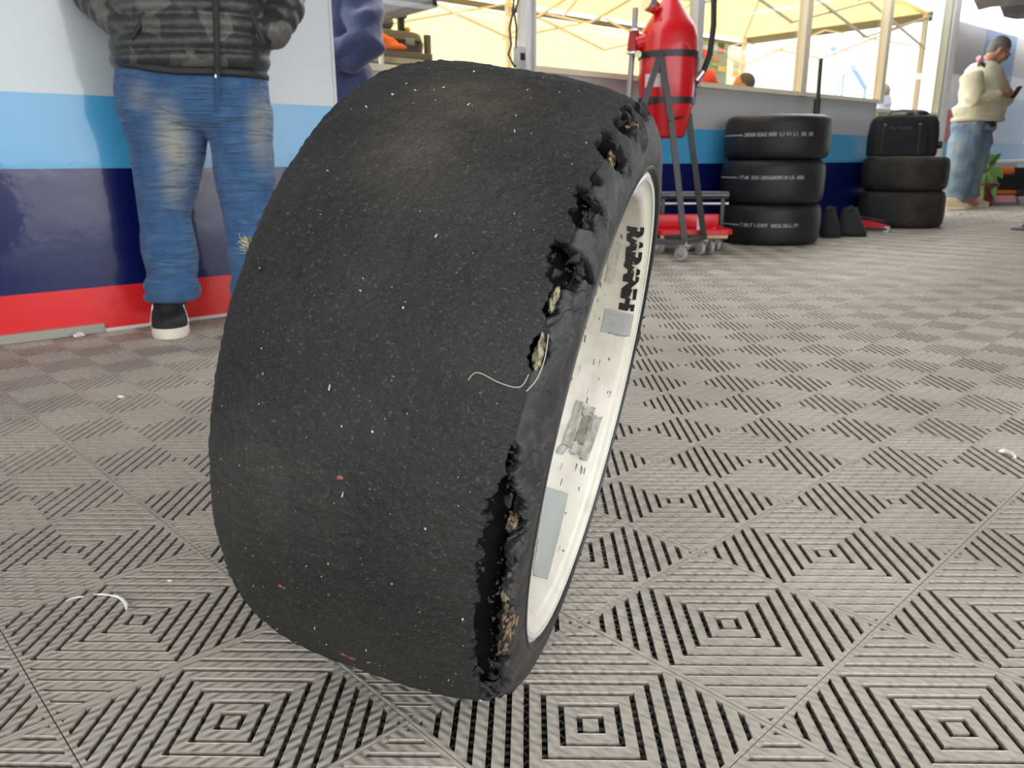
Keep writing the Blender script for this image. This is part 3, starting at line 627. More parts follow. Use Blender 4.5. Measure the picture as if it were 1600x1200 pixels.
o = bits.build('rubber_crumbs', shred_m, tyre, smooth=False); o['kind'] = 'stuff'
# chunk hanging on the far side, fibre tuft on the left shoulder
chunk = lump_mesh('rubber_chunk', shred_m, polar(.128, .340, 88), (.012, .022, .026), 91, amp=.5, rot=rim_rot(88), sub=4)
chunk['label'] = 'ragged chunk of rubber hanging off the far shoulder'
cn = MB()
for i in range(26):
    dg = random.uniform(83, 93); p0 = polar(.124+random.uniform(-.008, .01), .335, dg); d_ = polar(random.uniform(-.5, .8), 1, dg+random.uniform(-25, 25)).normalized()*random.uniform(.012, .034)
    cn.tube([p0, p0+d_*.6+Vector((random.uniform(-.004, .004),)*3), p0+d_], [.0022, .0018, .0005], 5)
o = cn.build('rubber_strings', shred_m, chunk); o['kind'] = 'stuff'
tp = loc_of(-.1385, 300.5)
lump_mesh('fibre_tuft', pale_m, tp, (.006, .004, .006), 77, amp=.8, sub=4, rough=.8)['label'] = 'yellowish fibre tuft poking out of the left shoulder'
fz = MB()
for i in range(34):
    p0 = Vector(tp)+Vector([random.uniform(-.004, .004) for _ in range(3)]); d_ = Vector((random.uniform(-1.2, .1), random.uniform(-1.0, .3), random.uniform(-.6, 1.2))).normalized()*random.uniform(.003, .009)
    fz.tube([p0, p0+d_*.5+Vector((random.uniform(-.003, .003), 0, random.uniform(-.003, .003))), p0+d_], [.0002, .0002, .0001], 4)
o = fz.build('fibre_fuzz', thread_m, tyre); o['kind'] = 'stuff'
th_ = MB(); pts = [polar(.124, .323, 291.5), polar(.122, .330, 289.5)+Vector((0, -.002, 0)), polar(.108, .334, 289.2), polar(.090, .338, 289.8), polar(.084, .3375, 288.6)]
def smooth_line(p, n=6):
    out = []
    for i in range(len(p)-1):
        a0, a1, a2, a3 = p[max(i-1, 0)], p[i], p[i+1], p[min(i+2, len(p)-1)]
        for j in range(n): t_ = j/n; out.append(.5*((2*a1)+(a2-a0)*t_+(2*a0-5*a1+4*a2-a3)*t_*t_+(3*a1-a0-3*a2+a3)*t_**3))
    return out+[p[-1]]
th_.tube(smooth_line(pts), .00026, 5); th_.tube(smooth_line([polar(.130, .3215, 297), polar(.132, .321, 294), polar(.131, .324, 291), polar(.126, .327, 289)]), .0003, 5)
th_.build('loose_thread', thread_m, tyre)
# dust, stones and red paint chips stuck in the tread
dust = MB(); 
for i in range(260):
    a = random.uniform(-.12, .115); dg = random.uniform(215, 352); r = float(prof_r(np.array(a)))+.0006; p_ = polar(a, r, dg); s_ = random.choice([.0005, .0006, .0007, .0009, .0012])*random.uniform(.7, 1.2)
    dust.add([p_+Vector((random.uniform(-1, 1), random.uniform(-1, 1), random.uniform(-1, 1)))*s_ for _ in range(4)], [(0, 1, 2), (0, 2, 3), (0, 3, 1), (1, 3, 2)])
o = dust.build('pale_grit', mat('pale_grit', (.55, .54, .5), .7), tyre, smooth=False); o['kind'] = 'stuff'
redm = mat('red_paint_chip', (.30, .035, .045), .6, var=((.16, .08, .08), 300, .4, .6))
for (a, dg, s_) in ((.0, 272, .0028), (-.055, 250, .0022), (-.01, 233.5, .0045), (-.002, 233.0, .004)):
    lump_mesh('red_paint_chip', redm, loc_of(a, dg, .0002), (s_, s_*.7, .0009), int(s_*1e5), rot=rim_rot(dg), sub=2)
wh = mat('white_scuff', (.55, .54, .5), .7)
for (a, dg, ln) in ((.028, 305.5, .007), (.004, 269.5, .005), (-.03, 241, .006), (.045, 330, .004), (.0, 330.5, .004), (.052, 326, .006), (.095, 236, .005), (.02, 239.5, .006), (-.02, 283, .005)):
    p0 = Vector(loc_of(a, dg, .0006)); MB().tube([p0, p0+Vector((random.uniform(-.3, .3), 0, 0))*ln + (polar(0, 1, dg+90)*ln*random.uniform(.4, 1))], [.0006, .0003], 5).build('white_scuff', wh, tyre)
lathe_ring('yellow_scuff', [(.1459, .2815), (.1460, .2745)], side_m, tyre, 64) if False else None

# ================================================================== PEOPLE
def sec(u0, u1, v, Y, ry):           # horizontal section through image column range u0..u1 at row v in the plane y = Y
    a, b = at(u0, v, Y), at(u1, v, Y); return ((a.x+b.x)/2, Y, (a.z+b.z)/2, abs(b.x-a.x)/2, ry)
def hand(mb, wrist, fwd, palm, size=.085, curl=.5, spread=1.0, side=1):
    """five separate fingers on a palm; fwd = finger direction, palm = direction the palm faces, side = thumb side"""
    f = Vector(fwd).normalized(); n = Vector(palm); n = (n - f*n.dot(f)).normalized(); s = f.cross(n)*side; L = size
    w_ = Vector(wrist)
    mb.tube([w_-f*.02, w_+f*L*.25, w_+f*L*.7, w_+f*L*.98], [.020, .024, .030, .026], 10, ry=[.019, .015, .014, .011], ref=s)
    for k, (o, ln) in enumerate(((.85, .78), (.3, .92), (-.27, .86), (-.8, .68))):
        p0 = w_ + f*L*.80 + s*o*.024; d = (f + s*o*.10*spread).normalized(); pts = [p0]; ang = 0
        for seg in (.45, .32, .26):
            ang += curl*.75; dd = d*math.cos(ang) + n*math.sin(ang); pts.append(pts[-1] + dd*L*ln*seg)
        mb.tube(pts, [.0095, .009, .008, .0058], 8)
    p0 = w_ + f*L*.22 + s*.018; d = (f*.75 + s*.75 + n*.25).normalized(); p1 = p0+d*L*.38; d2 = (f*.95 + s*.15 + n*.5).normalized()
    mb.tube([p0, p1, p1+d2*L*.34, p1+d2*L*.58], [.013, .011, .0095, .006], 8)
def head_geo(mb, c, up, face, s=1.0):
    """skull, jaw, nose, brow, ears, lips"""
    up = Vector(up).normalized(); f = Vector(face); f = (f-up*f.dot(up)).normalized(); r = f.cross(up); R = Matrix((r, f, up)).transposed(); c = Vector(c)
    P = lambda x, y, z: c + R @ Vector((x*s, y*s, z*s))
    mb.ell(P(0, -.012, .035), (.076*s, .098*s, .090*s), 20, 14, R)
    mb.ell(P(0, .022, -.035), (.062*s, .072*s, .085*s), 18, 12, R)
    mb.ell(P(0, .060, -.095), (.032*s, .030*s, .026*s), 12, 8, R)
    mb.tube([P(0, .088, .018), P(0, .105, -.012), P(0, .113, -.030)], [.009*s, .012*s, .015*s], 8)
    mb.ell(P(0, .100, -.036), (.019*s, .014*s, .009*s), 10, 8, R)
    mb.ell(P(0, .080, .026), (.055*s, .018*s, .012*s), 12, 8, R)
    mb.ell(P(0, .086, -.066), (.024*s, .010*s, .007*s), 10, 8, R); mb.ell(P(0, .083, -.080), (.021*s, .010*s, .007*s), 10, 8, R)
    for q in (-1, 1):
        mb.ell(P(q*.078, -.012, -.008), (.009*s, .020*s, .033*s), 10, 8, R)
        mb.ell(P(q*.045, .060, -.028), (.024*s, .024*s, .020*s), 10, 8, R)
    return P, R
def eyes(P, R, s, parent, off):
    for q in (-1, 1):
        e = MB().ell(P(q*.032, .082, .004), (.0125*s, .011*s, .0085*s), 10, 8, R).build('eye', mat('eye_white', (.55, .5, .46), .3), parent, offset=off)
        MB().ell(P(q*.032, .091, .004), (.0055*s, .0035*s, .0055*s), 8, 6, R).build('iris', mat('dark_iris', (.03, .02, .015), .2), e, offset=off)
def shoe(name, heel, toe, width, height, upper, sole, parent, off, stripes=False, mi=None):
    """sole, padded upper, tongue, laces; heel and toe are points on the floor"""
    heel, toe = Vector(heel), Vector(toe); L = (toe-heel).length; d = (toe-heel).normalized(); r = d.cross(Vector((0, 0, 1)))
    def outline(t): return width/2*(.78+.30*math.sin(PI*min(1, max(0, (t-.12)*.95)))**1.2)*(1 if t < .8 else math.sqrt(max(.02, 1-((t-.8)/.2)**2*.92)))*(1 if t > .1 else math.sqrt(max(.1, 1-((.1-t)/.1)**2*.75)))
    def ring(z, k, grow=0, top=None):
        pts = []; m_ = 14
        for i in range(m_+1): t_ = i/m_; pts.append(heel+d*L*t_+r*(outline(t_)*k+grow)+Vector((0, 0, z if top is None else top(t_))))
        for i in range(m_, -1, -1): t_ = i/m_; pts.append(heel+d*L*t_-r*(outline(t_)*k+grow)+Vector((0, 0, z if top is None else top(t_))))
        return pts
    def loft(rings):
        mb = MB(); n = len(rings[0]); V = [p for q in rings for p in q]; F = []
        for i in range(len(rings)-1):
            for j in range(n): F.append((i*n+j, i*n+(j+1) % n, (i+1)*n+(j+1) % n, (i+1)*n+j))
        F.append(tuple(reversed(range(n)))); F.append(tuple((len(rings)-1)*n+j for j in range(n))); return mb.add(V, F)
    hs = height*.26
    top = lambda k: (lambda t: hs + (height-hs)*k*(1.0 if t < .42 else max(.30, 1-(t-.42)/.42*.68)))
    sh = loft([ring(hs, .98), ring(0, .99, top=top(.35)), ring(0, .90, top=top(.7)), ring(0, .66, top=top(.95)), ring(0, .45, top=top(1.0))]).build(name, upper, parent, offset=off)
    loft([ring(.002, .96), ring(hs*.3, 1.03), ring(hs*.9, 1.03), ring(hs, .99)]).build('sole', sole, sh, offset=off)
    if stripes:
        for q in (-1, 1):
            for k in range(3):
                t0 = .50+.075*k; z0, z1 = hs+.004, hs+(height-hs)*.62
                p0 = heel+d*L*(t0+.03)+r*q*(outline(t0)*1.0+.0025)+Vector((0, 0, z0)); p1 = heel+d*L*(t0-.07)+r*q*(outline(t0)*.80+.0015)+Vector((0, 0, z1))
                MB().bar(p0, p1, .012, .004, up=r).build('side_stripe', WHITE, sh, offset=off, smooth=False)
        lc = MB()
        for k in range(5):
            t0 = .46+.06*k; z = hs+(height-hs)*max(.35, 1-(t0-.42)/.42*.68)*1.0+.003
            lc.tube([heel+d*L*t0-r*.022+Vector((0, 0, z-.004)), heel+d*L*(t0+.01)+Vector((0, 0, z+.002)), heel+d*L*t0+r*.022+Vector((0, 0, z-.004))], .0032, 6)
        for q in (-1, 1): lc.tube([heel+d*L*.44+r*q*.018+Vector((0, 0, height-.004)), heel+d*L*.5+r*q*.055+Vector((0, 0, height-.004)), heel+d*L*.53+r*q*.068+Vector((0, 0, height-.03))], .0028, 6)
        lc.build('laces', upper, sh, offset=off)
    return sh
def cloth_folds(seed, amp, sx, sz):
    def f(co): 
        z = co[:, 2]; ang = np.arctan2(co[:, 1], co[:, 0])
        return (vnoise(ang*sx+z*3, z*sz, seed)-.5)*amp + (vnoise(ang*sx*2.3+z*7, z*sz*2.1, seed+1)-.5)*amp*.5
    return f

# ---------------------------------------------------------------- man in jeans by the striped panel (cut by the frame above the chest)
Y1 = 2.82
off = Vector((at(305, 300, Y1).x, Y1, 0))
def X1(u, v, Y=Y1): return at(u, v, Y)
body = MB()
legL = [(255, 70, 169), (263, 59, 225), (262, 50.5, 281), (257.5, 38.5, 337), (266, 42, 394), (270, 37, 431), (268.5, 34, 457), (268, 30, 474)]
legR = [(366, 60, 169), (378, 48, 225), (383, 47, 281), (387, 37, 337), (395, 39, 394), (401, 38, 431), (404, 35, 457), (405, 30, 474)]
def leg_secs(leg, k, Ys, ryk=.86): return [sec(c-h_*k, c+h_*k, v, Ys, 0) [:4] + (abs(at(c+h_*k, v, Ys).x-at(c-h_*k, v, Ys).x)/2*ryk,) for (c, h_, v) in leg]
for lg in (legL, legR): body.stack(leg_secs(lg, .72, Y1)[::-1], 14)
body.stack([sec(240, 378, 176, Y1, .07), sec(205, 400, 150, Y1, .10), sec(198, 405, 120, Y1, .115)] + [sec(195, 410, v, Y1, .12) for v in (60, -10)] + [sec(192, 415, -80, Y1, .115), sec(205, 402, -140, Y1, .085)], 18)
nk = X1(305, -150); hd = nk + Vector((0, -.03, .20))
body.tube([nk-Vector((0, 0, .05)), nk+Vector((0, -.005, .06)), nk+Vector((0, -.02, .12))], [.075, .062, .06], 14)
armL = [X1(196, -130), X1(158, -40, Y1+.05), X1(150, -10, Y1+.02), X1(202, 45, Y1-.09), X1(226, 62, Y1-.05)]
armR = [X1(412, -130), X1(440, -40, Y1+.08), X1(440, 8, Y1+.05), X1(424, 50, Y1-.02), X1(396, 62, Y1-.02)]
for ar in (armL, armR): body.tube(ar, [.065, .052, .05, .036, .034], 12)
Ph, Rh = head_geo(body, hd, (0, -.08, 1), (.12, -1, -.05))
for lg, tx in ((legL, -.25), (legR, .3)):
    c_, h_, v_ = lg[-1]; p_ = X1(c_, v_); body.tube([p_+Vector((0, 0, .05)), Vector((p_.x, Y1-.01, .09)), Vector((p_.x+tx*.0, Y1-.09, .040))], [.05, .036, .020], 12)
man1 = remeshed('person', body, .011, SKIN, None, 5, off); man1.location = off
tag(man1, 'man in black camouflage puffer jacket and faded blue jeans standing against the striped panel', 'person')
eyes(Ph, Rh, 1.0, man1, off)
hr = MB().ell(Ph(0, -.022, .052), (.082, .100, .088), 18, 12, Rh); remeshed('hair', hr, .012, mat('dark_short_hair', (.03, .025, .02), .7), man1, 2, off)
# hands pushed into the jacket pockets, five fingers each
for (w_, dx_, sd__) in ((armL[-1], .7, 1), (armR[-1], -.7, -1)):
    hm = MB(); hand(hm, w_+Vector((0, .02, 0)), (dx_, .35, -.4), (0, 1, 0), .080, .45, side=sd__); hm.build('hand', SKIN, man1, offset=off)
# jeans
jean_m = mat('faded_blue_denim', (.035, .105, .25), .85, .25, sheen=.15); nt, b = nodes(jean_m)
t = N(nt, 'ShaderNodeTexCoord'); nn = N(nt, 'ShaderNodeTexNoise', Scale=16.0, Detail=6.0); nt.links.new(t.outputs['Object'], nn.inputs['Vector'])
rp = N(nt, 'ShaderNodeValToRGB'); rp.color_ramp.elements[0].position = .3; rp.color_ramp.elements[1].position = .75; rp.color_ramp.elements[0].color = (.032, .090, .205, 1); rp.color_ramp.elements[1].color = (.065, .150, .295, 1); nt.links.new(nn.outputs['Fac'], rp.inputs[0])
c = rp.outputs[0]
def fade(nt, t, c, ctr, scl, r0, r1, colr, k=1.0):
    mp = N(nt, 'ShaderNodeVectorMath', operation='SUBTRACT'); nt.links.new(t.outputs['Object'], mp.inputs[0]); mp.inputs[1].default_value = ctr
    ml = N(nt, 'ShaderNodeVectorMath', operation='MULTIPLY'); nt.links.new(mp.outputs[0], ml.inputs[0]); ml.inputs[1].default_value = scl
    le = N(nt, 'ShaderNodeVectorMath', operation='LENGTH'); nt.links.new(ml.outputs[0], le.inputs[0])
    mr = N(nt, 'ShaderNodeMapRange', interpolation_type='SMOOTHSTEP'); nt.links.new(le.outputs['Value'], mr.inputs[0]); mr.inputs[1].default_value = r1; mr.inputs[2].default_value = r0; mr.inputs[4].default_value = k
    mx = N(nt, 'ShaderNodeMix', data_type='RGBA'); nt.links.new(mr.outputs[0], mx.inputs[0]); nt.links.new(c, mx.inputs[6]); mx.inputs[7].default_value = (*colr, 1); return mx.outputs[2]
for (u, v, sx_, sz_, k) in ((268, 225, 1.0, .42, .95), (404, 215, 1.2, .45, .9), (262, 300, 1.3, .8, .5), (412, 170, 1.2, .6, .6), (220, 150, 1.2, 1, .4)):
    ctr = X1(u, v, Y1-.12)-off; c = fade(nt, t, c, tuple(ctr), (sx_, .5, sz_), .0, .085, (.36, .36, .29), k)
ws = N(nt, 'ShaderNodeTexNoise', Scale=1.0, Detail=4.0, Distortion=.6); mp = N(nt, 'ShaderNodeMapping'); mp.inputs['Scale'].default_value = (9, 9, 60); nt.links.new(t.outputs['Object'], mp.inputs[0]); nt.links.new(mp.outputs[0], ws.inputs['Vector'])
bp = N(nt, 'ShaderNodeBump', Strength=.9, Distance=.034); nt.links.new(ws.outputs['Fac'], bp.inputs['Height'])
fb = N(nt, 'ShaderNodeTexNoise', Scale=700.0); nt.links.new(t.outputs['Object'], fb.inputs['Vector']); b2 = N(nt, 'ShaderNodeBump', Strength=.25, Distance=.001); nt.links.new(fb.outputs['Fac'], b2.inputs['Height']); nt.links.new(bp.outputs[0], b2.inputs['Normal']); nt.links.new(b2.outputs[0], b.inputs['Normal'])
wr_ = N(nt, 'ShaderNodeMapRange'); nt.links.new(ws.outputs['Fac'], wr_.inputs[0]); wr_.inputs[1].default_value = .58; wr_.inputs[2].default_value = .72; wr_.inputs[4].default_value = .35
mx = N(nt, 'ShaderNodeMix', data_type='RGBA'); nt.links.new(wr_.outputs[0], mx.inputs[0]); nt.links.new(c, mx.inputs[6]); mx.inputs[7].default_value = (.14, .26, .42, 1); nt.links.new(mx.outputs[2], b.inputs['Base Color'])
tr = MB()
def bunch(leg): return leg
for lg in (legL, legR): tr.stack(leg_secs(lg[:-2] + [(lg[-2][0], 42, 448), (lg[-2][0]-2, 40.5, 462), (lg[-2][0], 36, 470)], 1.0, Y1)[::-1], 18)
tr.stack([sec(265, 372, 206, Y1, .07), sec(225, 408, 198, Y1, .10), sec(190, 424, 186, Y1, .128), sec(184, 419, 150, Y1, .145), sec(185, 415, 118, Y1, .15), sec(188, 412, 80, Y1, .145)], 22, p=2.4)
jeans = remeshed('jeans', tr, .008, jean_m, man1, 4, off, disp=lambda co: (vnoise(np.arctan2(co[:, 1], co[:, 0]-np.sign(co[:, 0])*.11)*1.6+co[:, 2]*5, co[:, 2]*26, 3)-.5)*.011*np.clip((.62-co[:, 2])*2, .35, 1) + np.clip((.22-co[:, 2])/.1, 0, 1)*(vnoise(co[:, 0]*14, co[:, 2]*45, 9)-.5)*.024)
fy = MB(); pts = [X1(339, v, Y1-.146) for i, v in enumerate((112, 130, 148, 166, 178))]; fy.tube(pts, [.008, .008, .008, .006, .003], 6, ry=.003); fy.build('fly_seam', mat('dark_denim_seam', (.02, .06, .15), .8), jeans, offset=off)
# puffer jacket with horizontal baffles
camo = mat('camouflage_puffer_nylon', (.02, .02, .02), .38, .5, sheen=.1); nt, b = nodes(camo)
t = N(nt, 'ShaderNodeTexCoord'); v1 = N(nt, 'ShaderNodeTexVoronoi', Scale=11.0)
ds = N(nt, 'ShaderNodeTexNoise', Scale=9.0, Detail=1.0); nt.links.new(t.outputs['Object'], ds.inputs['Vector'])
ms = N(nt, 'ShaderNodeVectorMath', operation='MULTIPLY_ADD'); nt.links.new(ds.outputs['Color'], ms.inputs[0]); ms.inputs[1].default_value = (.10, .10, .10); nt.links.new(t.outputs['Object'], ms.inputs[2]); nt.links.new(ms.outputs[0], v1.inputs['Vector'])
sp_ = N(nt, 'ShaderNodeSeparateColor'); nt.links.new(v1.outputs['Color'], sp_.inputs[0])
rp = N(nt, 'ShaderNodeValToRGB'); rp.color_ramp.interpolation = 'CONSTANT'; e = rp.color_ramp.elements; e[0].color = (.018, .018, .018, 1); e[1].position = .30; e[1].color = (.052, .050, .044, 1)
q = e.new(.52); q.color = (.095, .090, .076, 1); q = e.new(.78); q.color = (.026, .026, .026, 1); nt.links.new(sp_.outputs[0], rp.inputs[0]); nt.links.new(rp.outputs[0], b.inputs['Base Color'])
wn = N(nt, 'ShaderNodeTexNoise', Scale=1.0, Detail=5.0, Distortion=.5); mp = N(nt, 'ShaderNodeMapping'); mp.inputs['Scale'].default_value = (45, 45, 22); nt.links.new(t.outputs['Object'], mp.inputs[0]); nt.links.new(mp.outputs[0], wn.inputs['Vector'])
bp = N(nt, 'ShaderNodeBump', Strength=.55, Distance=.008); nt.links.new(wn.outputs['Fac'], bp.inputs['Height']); nt.links.new(bp.outputs[0], b.inputs['Normal'])
jk = MB(); secs = []
vs_ = list(range(114, -150, -3))
for v in vs_:
    ph = ((114-v) % 27)/27; puff = abs(math.sin(PI*ph))**.55*6.0
    k = 0 if v < 95 else (v-95)/19*9; sh_ = max(0, (-95-v)/55)
    lo = 181+k*.9+sh_**2*28-puff+3; hi = 417-k*.5-sh_**2*24+puff-3
    secs.append(sec(lo, hi, v, Y1-.01, .150+puff/6*.012-.055*sh_-.010*k/9))
jk.stack(secs, 40, p=2.5)
def puffs(pts, r, step=.05, amp=.011):
    P_ = [Vector(p) for p in pts]; out, rr_ = [], []; d0 = 0
    for i in range(len(P_)-1):
        L_ = (P_[i+1]-P_[i]).length; n_ = max(2, int(L_/.006))
        for j in range(n_):
            t_ = j/n_; out.append(P_[i].lerp(P_[i+1], t_)); rr_.append(r[i]+(r[i+1]-r[i])*t_ + amp*abs(math.sin(PI*((d0+L_*t_)/step)))**.6); 
        d0 += L_
    out.append(P_[-1]); rr_.append(r[-1]); return out, rr_
for ar in (armL, armR):
    o_, r_ = puffs([ar[0]+Vector((0, 0, -.01))]+ar[1:4]+[ar[3].lerp(ar[4], .5)], [.085, .070, .068, .050, .044]); jk.tube(o_, r_, 16)
jk.tube([nk-Vector((0, 0, .02)), nk+Vector((0, -.005, .05)), nk+Vector((0, -.01, .09))], [.10, .085, .08], 16)
jacket = remeshed('puffer_jacket', jk, .007, camo, man1, 2, off)
hb = MB(); ring_ = []
for k in range(33):
    a = 2*PI*k/32; cs = sec(189, 414, 112, Y1-.01, .150); drop = .012*math.cos(a) if math.cos(a) < 0 else 0
    ring_.append((cs[0]+cs[3]*.985*math.copysign(abs(math.cos(a))**.8, math.cos(a)), Y1-.01+.146*math.copysign(abs(math.sin(a))**.8, math.sin(a)), cs[2]-.012+max(0, -math.cos(a))*.035-.004*math.cos(a)))
hb.tube(ring_, .009, 8, ry=.012); hb.build('hem_band', mat('black_hem_binding', (.012, .012, .012), .6), jacket, offset=off)
zp = MB(); zp.tube([X1(340-(116-v)*.025, v, Y1-.176-(.004 if v < 100 else -.004)) for v in range(116, -140, -12)], .0105, 8, ry=.006); zp.build('zip', mat('black_zip_tape', (.006, .006, .006), .6), jacket, offset=off)
MB().box(X1(337, 119, Y1-.180), (.006, .004, .012)).build('zip_pull', STEEL, jacket, offset=off, bevel=.001)
pk = MB(); pk.tube([X1(228, 12, Y1-.150), X1(218, 40, Y1-.165), X1(206, 62, Y1-.160)], [.006, .007, .006], 8); pk.build('pocket_edge', MATS['black_hem_binding'], jacket, offset=off)
pk = MB(); pk.tube([X1(392, 20, Y1-.150), X1(402, 45, Y1-.150), X1(412, 68, Y1-.135)], [.006, .007, .006], 8); pk.build('pocket_edge', MATS['black_hem_binding'], jacket, offset=off)
sk_ = mat('black_sock', (.012, .012, .012), .9)
for lg, nm_ in ((legL, 0), (legR, 1)):
    p_ = X1(lg[-1][0], 470); MB().tube([Vector((p_.x, Y1+.005, .20)), Vector((p_.x, Y1, .13)), Vector((p_.x, Y1-.015, .085)), Vector((p_.x, Y1-.06, .06))], [.054, .050, .048, .036], 14).build('sock', sk_, man1, offset=off)
shb = mat('black_suede', (.010, .010, .011), .75, bump=(220, .3, .001)); sw = mat('cream_rubber_sole', (.68, .64, .52), .5)
toeL = onfloor(268, 531); hl_ = toeL*(1+.27/toeL.length); shoe('shoe', (hl_.x+.01, hl_.y, 0), (toeL.x, toeL.y-.005, 0), .112, .150, shb, sw, man1, off, True)
xr = X1(404, 470).x; shoe('shoe', (xr, Y1+.10, 0), (xr+.04, Y1-.17, 0), .112, .150, shb, sw, man1, off, True)

# ---------------------------------------------------------------- man with the phone, far right, in profile
Y2 = 10.15; K2 = 1.12
off = Vector((at(1505, 320, Y2).x, Y2, 0))
def X2(u, v, dy=0): return at(u, v, Y2+dy)
body = MB()
lgN = [(1513, 24, 192), (1508, 24, 225), (1501, 21, 255), (1495, 19, 285), (1491, 19, 308), (1490, 15, 318)]
lgF = [(1531, 22, 192), (1527, 21, 225), (1519, 20, 255), (1513, 17, 285), (1510, 16, 305), (1511, 13, 314)]
def lsec(lg, k, dy): 
    return [(q[0], q[1], q[2], q[3], q[3]*.95) for q in [sec(c-h_*k, c+h_*k, v, Y2+dy, 0) for (c, h_, v) in lg]][::-1]
body.stack(lsec(lgN, .7, -.10), 12); body.stack(lsec(lgF, .7, .10), 12)
tor = [(1495, 1553, 196), (1496, 1560, 180), (1500, 1563, 160), (1504, 1565, 140), (1505, 1562, 122), (1512, 1556, 108), (1526, 1550, 98)]
body.stack([sec(a_+8, b_-8, v, Y2, r_) for (a_, b_, v), r_ in zip(tor, (.14, .15, .17, .19, .20, .18, .10))], 18)
nk = X2(1540, 99); hd = X2(1561, 80)+Vector((0, 0, 0))
body.tube([nk-Vector((0, 0, .06)), nk+Vector((.03, 0, .04)), hd+Vector((-.04, 0, -.02))], [.085, .072, .07], 12)
sN, eN, wN = X2(1520, 116, -.27), X2(1523, 158, -.36), X2(1566, 148, -.30)
sF, eF, wF = X2(1548, 114, .22), X2(1570, 158, .14), X2(1573, 149, -.10)
for s_, e_, w_ in ((sN, eN, wN), (sF, eF, wF)): body.tube([s_, s_.lerp(e_, .5), e_, e_.lerp(w_, .5), w_], [.075, .065, .055, .048, .036], 12)
up2 = Vector((.52, -.06, .85)); fc2 = Vector((.85, -.22, -.52))
Ph, Rh = head_geo(body, hd, up2, fc2, K2*1.05)
ph = X2(1588, 144, -.20); hx = MB(); hx2 = MB()
hand(hx, wN, (ph-wN)+Vector((0, .03, .0)), (0, 1, -.2), .105, .7); hand(hx2, wF, (ph-wF)+Vector((-.04, -.04, 0)), (0, -1, .2), .105, .7, side=-1)
for (x_, dy) in ((1491, -.10), (1512, .10)):
    p_ = X2(x_, 314, dy); body.tube([Vector((p_.x, p_.y, .22)), Vector((p_.x, p_.y, .10)), Vector((p_.x+.13, p_.y, .05))], [.055, .05, .04], 10)
man2 = remeshed('person', body, .014, SKIN, None, 4, off, extra=None); man2.location = off
tag(man2, 'grey-haired man in cream jacket and pale jeans looking down at his phone, far right', 'person')
hx.build('hand', SKIN, man2, offset=off); hx2.build('hand', SKIN, man2, offset=off)
eyes(Ph, Rh, K2, man2, off)
hr = MB(); hr.ell(Ph(0, -.026, .052), (.084*K2*1.05, .104*K2*1.05, .092*K2*1.05), 18, 12, Rh); hr.ell(Ph(0, -.06, -.01), (.080*K2, .058*K2, .075*K2), 14, 10, Rh)
hair = remeshed('hair', hr, .014, mat('grey_hair', (.17, .155, .145), .8, bump=(70, .8, .01)), man2, 2, off)
gl = MB()
for q in (-1, 1):
    pts = [Ph(q*.035+.024*math.cos(a), .100, .004+.018*math.sin(a)) for a in np.linspace(0, 2*PI, 13)]; gl.tube(pts, .0022*K2*1.5, 6, caps=False)
    gl.tube([Ph(q*.060, .098, .006), Ph(q*.082, .02, .006), Ph(q*.083, -.02, .0)], .003, 6)
gl.tube([Ph(-.012, .104, .006), Ph(.012, .104, .006)], .003, 6); gl.build('glasses', BLACKP, man2, offset=off)
cj = mat('cream_blouson_cloth', (.60, .56, .40), .8, .2, bump=(9, .5, .03)); nt_ = None
jk = MB(); jk.stack([sec(a_, b_, v, Y2, r_) for (a_, b_, v), r_ in zip([(1494, 1560, 187), (1490, 1565, 178), (1490, 1567, 168)]+tor[2:6]+[(1523, 1553, 98)], (.22, .245, .25, .25, .25, .255, .24, .16))], 22, p=2.3)
for s_, e_, w_ in ((sN, eN, wN), (sF, eF, wF)): jk.tube([s_, s_.lerp(e_, .5), e_, e_.lerp(w_, .45), e_.lerp(w_, .88)], [.125, .115, .105, .085, .062], 14)
jacket = remeshed('jacket', jk, .014, cj, man2, 5, off, disp=lambda co: (vnoise(co[:, 0]*7+co[:, 2]*5, co[:, 2]*9-co[:, 0]*4, 5)-.5)*.045)
hem = [sec(1492, 1563, 187, Y2, .235)]; rg = [(hem[0][0]+hem[0][3]*math.cos(a), Y2+.235*math.sin(a), hem[0][2]) for a in np.linspace(0, 2*PI, 25)]
MB().tube(rg, .028, 8, ry=.03).build('waist_rib', mat('cream_rib_knit', (.50, .47, .34), .9), jacket, offset=off)
cl = MB(); cl.tube([X2(1528, 99, -.12), X2(1537, 102, -.15), X2(1550, 103, -.10), X2(1556, 104, .02)], .03, 8, ry=.045); cl.build('collar', mat('olive_grey_collar', (.16, .16, .13), .8), jacket, offset=off)
ly = MB(); ly.tube([X2(1532, 98, -.17), X2(1540, 106, -.20), X2(1552, 111, -.20), X2(1559, 122, -.17), X2(1563, 126, -.12)], .014, 6); ly.tube([X2(1552, 104, -.16), X2(1556, 116, -.18), X2(1559, 124, -.17)], .02, 6); ly.box(X2(1561, 124, -.16), (.11, .05, .05)); ly.build('sunglasses_on_cord', BLACKP, man2, offset=off)
MB().box(X2(1563, 131, -.10), (.05, .1, .14)).build('shirt', mat('teal_shirt', (.03, .22, .32), .8), man2, offset=off, bevel=.01)
MB().tube([X2(1529, 90, -.14), X2(1532, 94, -.12), X2(1527, 96, -.10)], [.03, .045, .03], 8).build('scarf', mat('pink_scarf', (.72, .36, .50), .8), man2, offset=off)
bl = [sec(1497, 1552, 190, Y2, .215)]; rg = [(bl[0][0]+bl[0][3]*math.cos(a), Y2+.205*math.sin(a), bl[0][2]+.015*math.cos(a)*-1) for a in np.linspace(0, 2*PI, 25)]
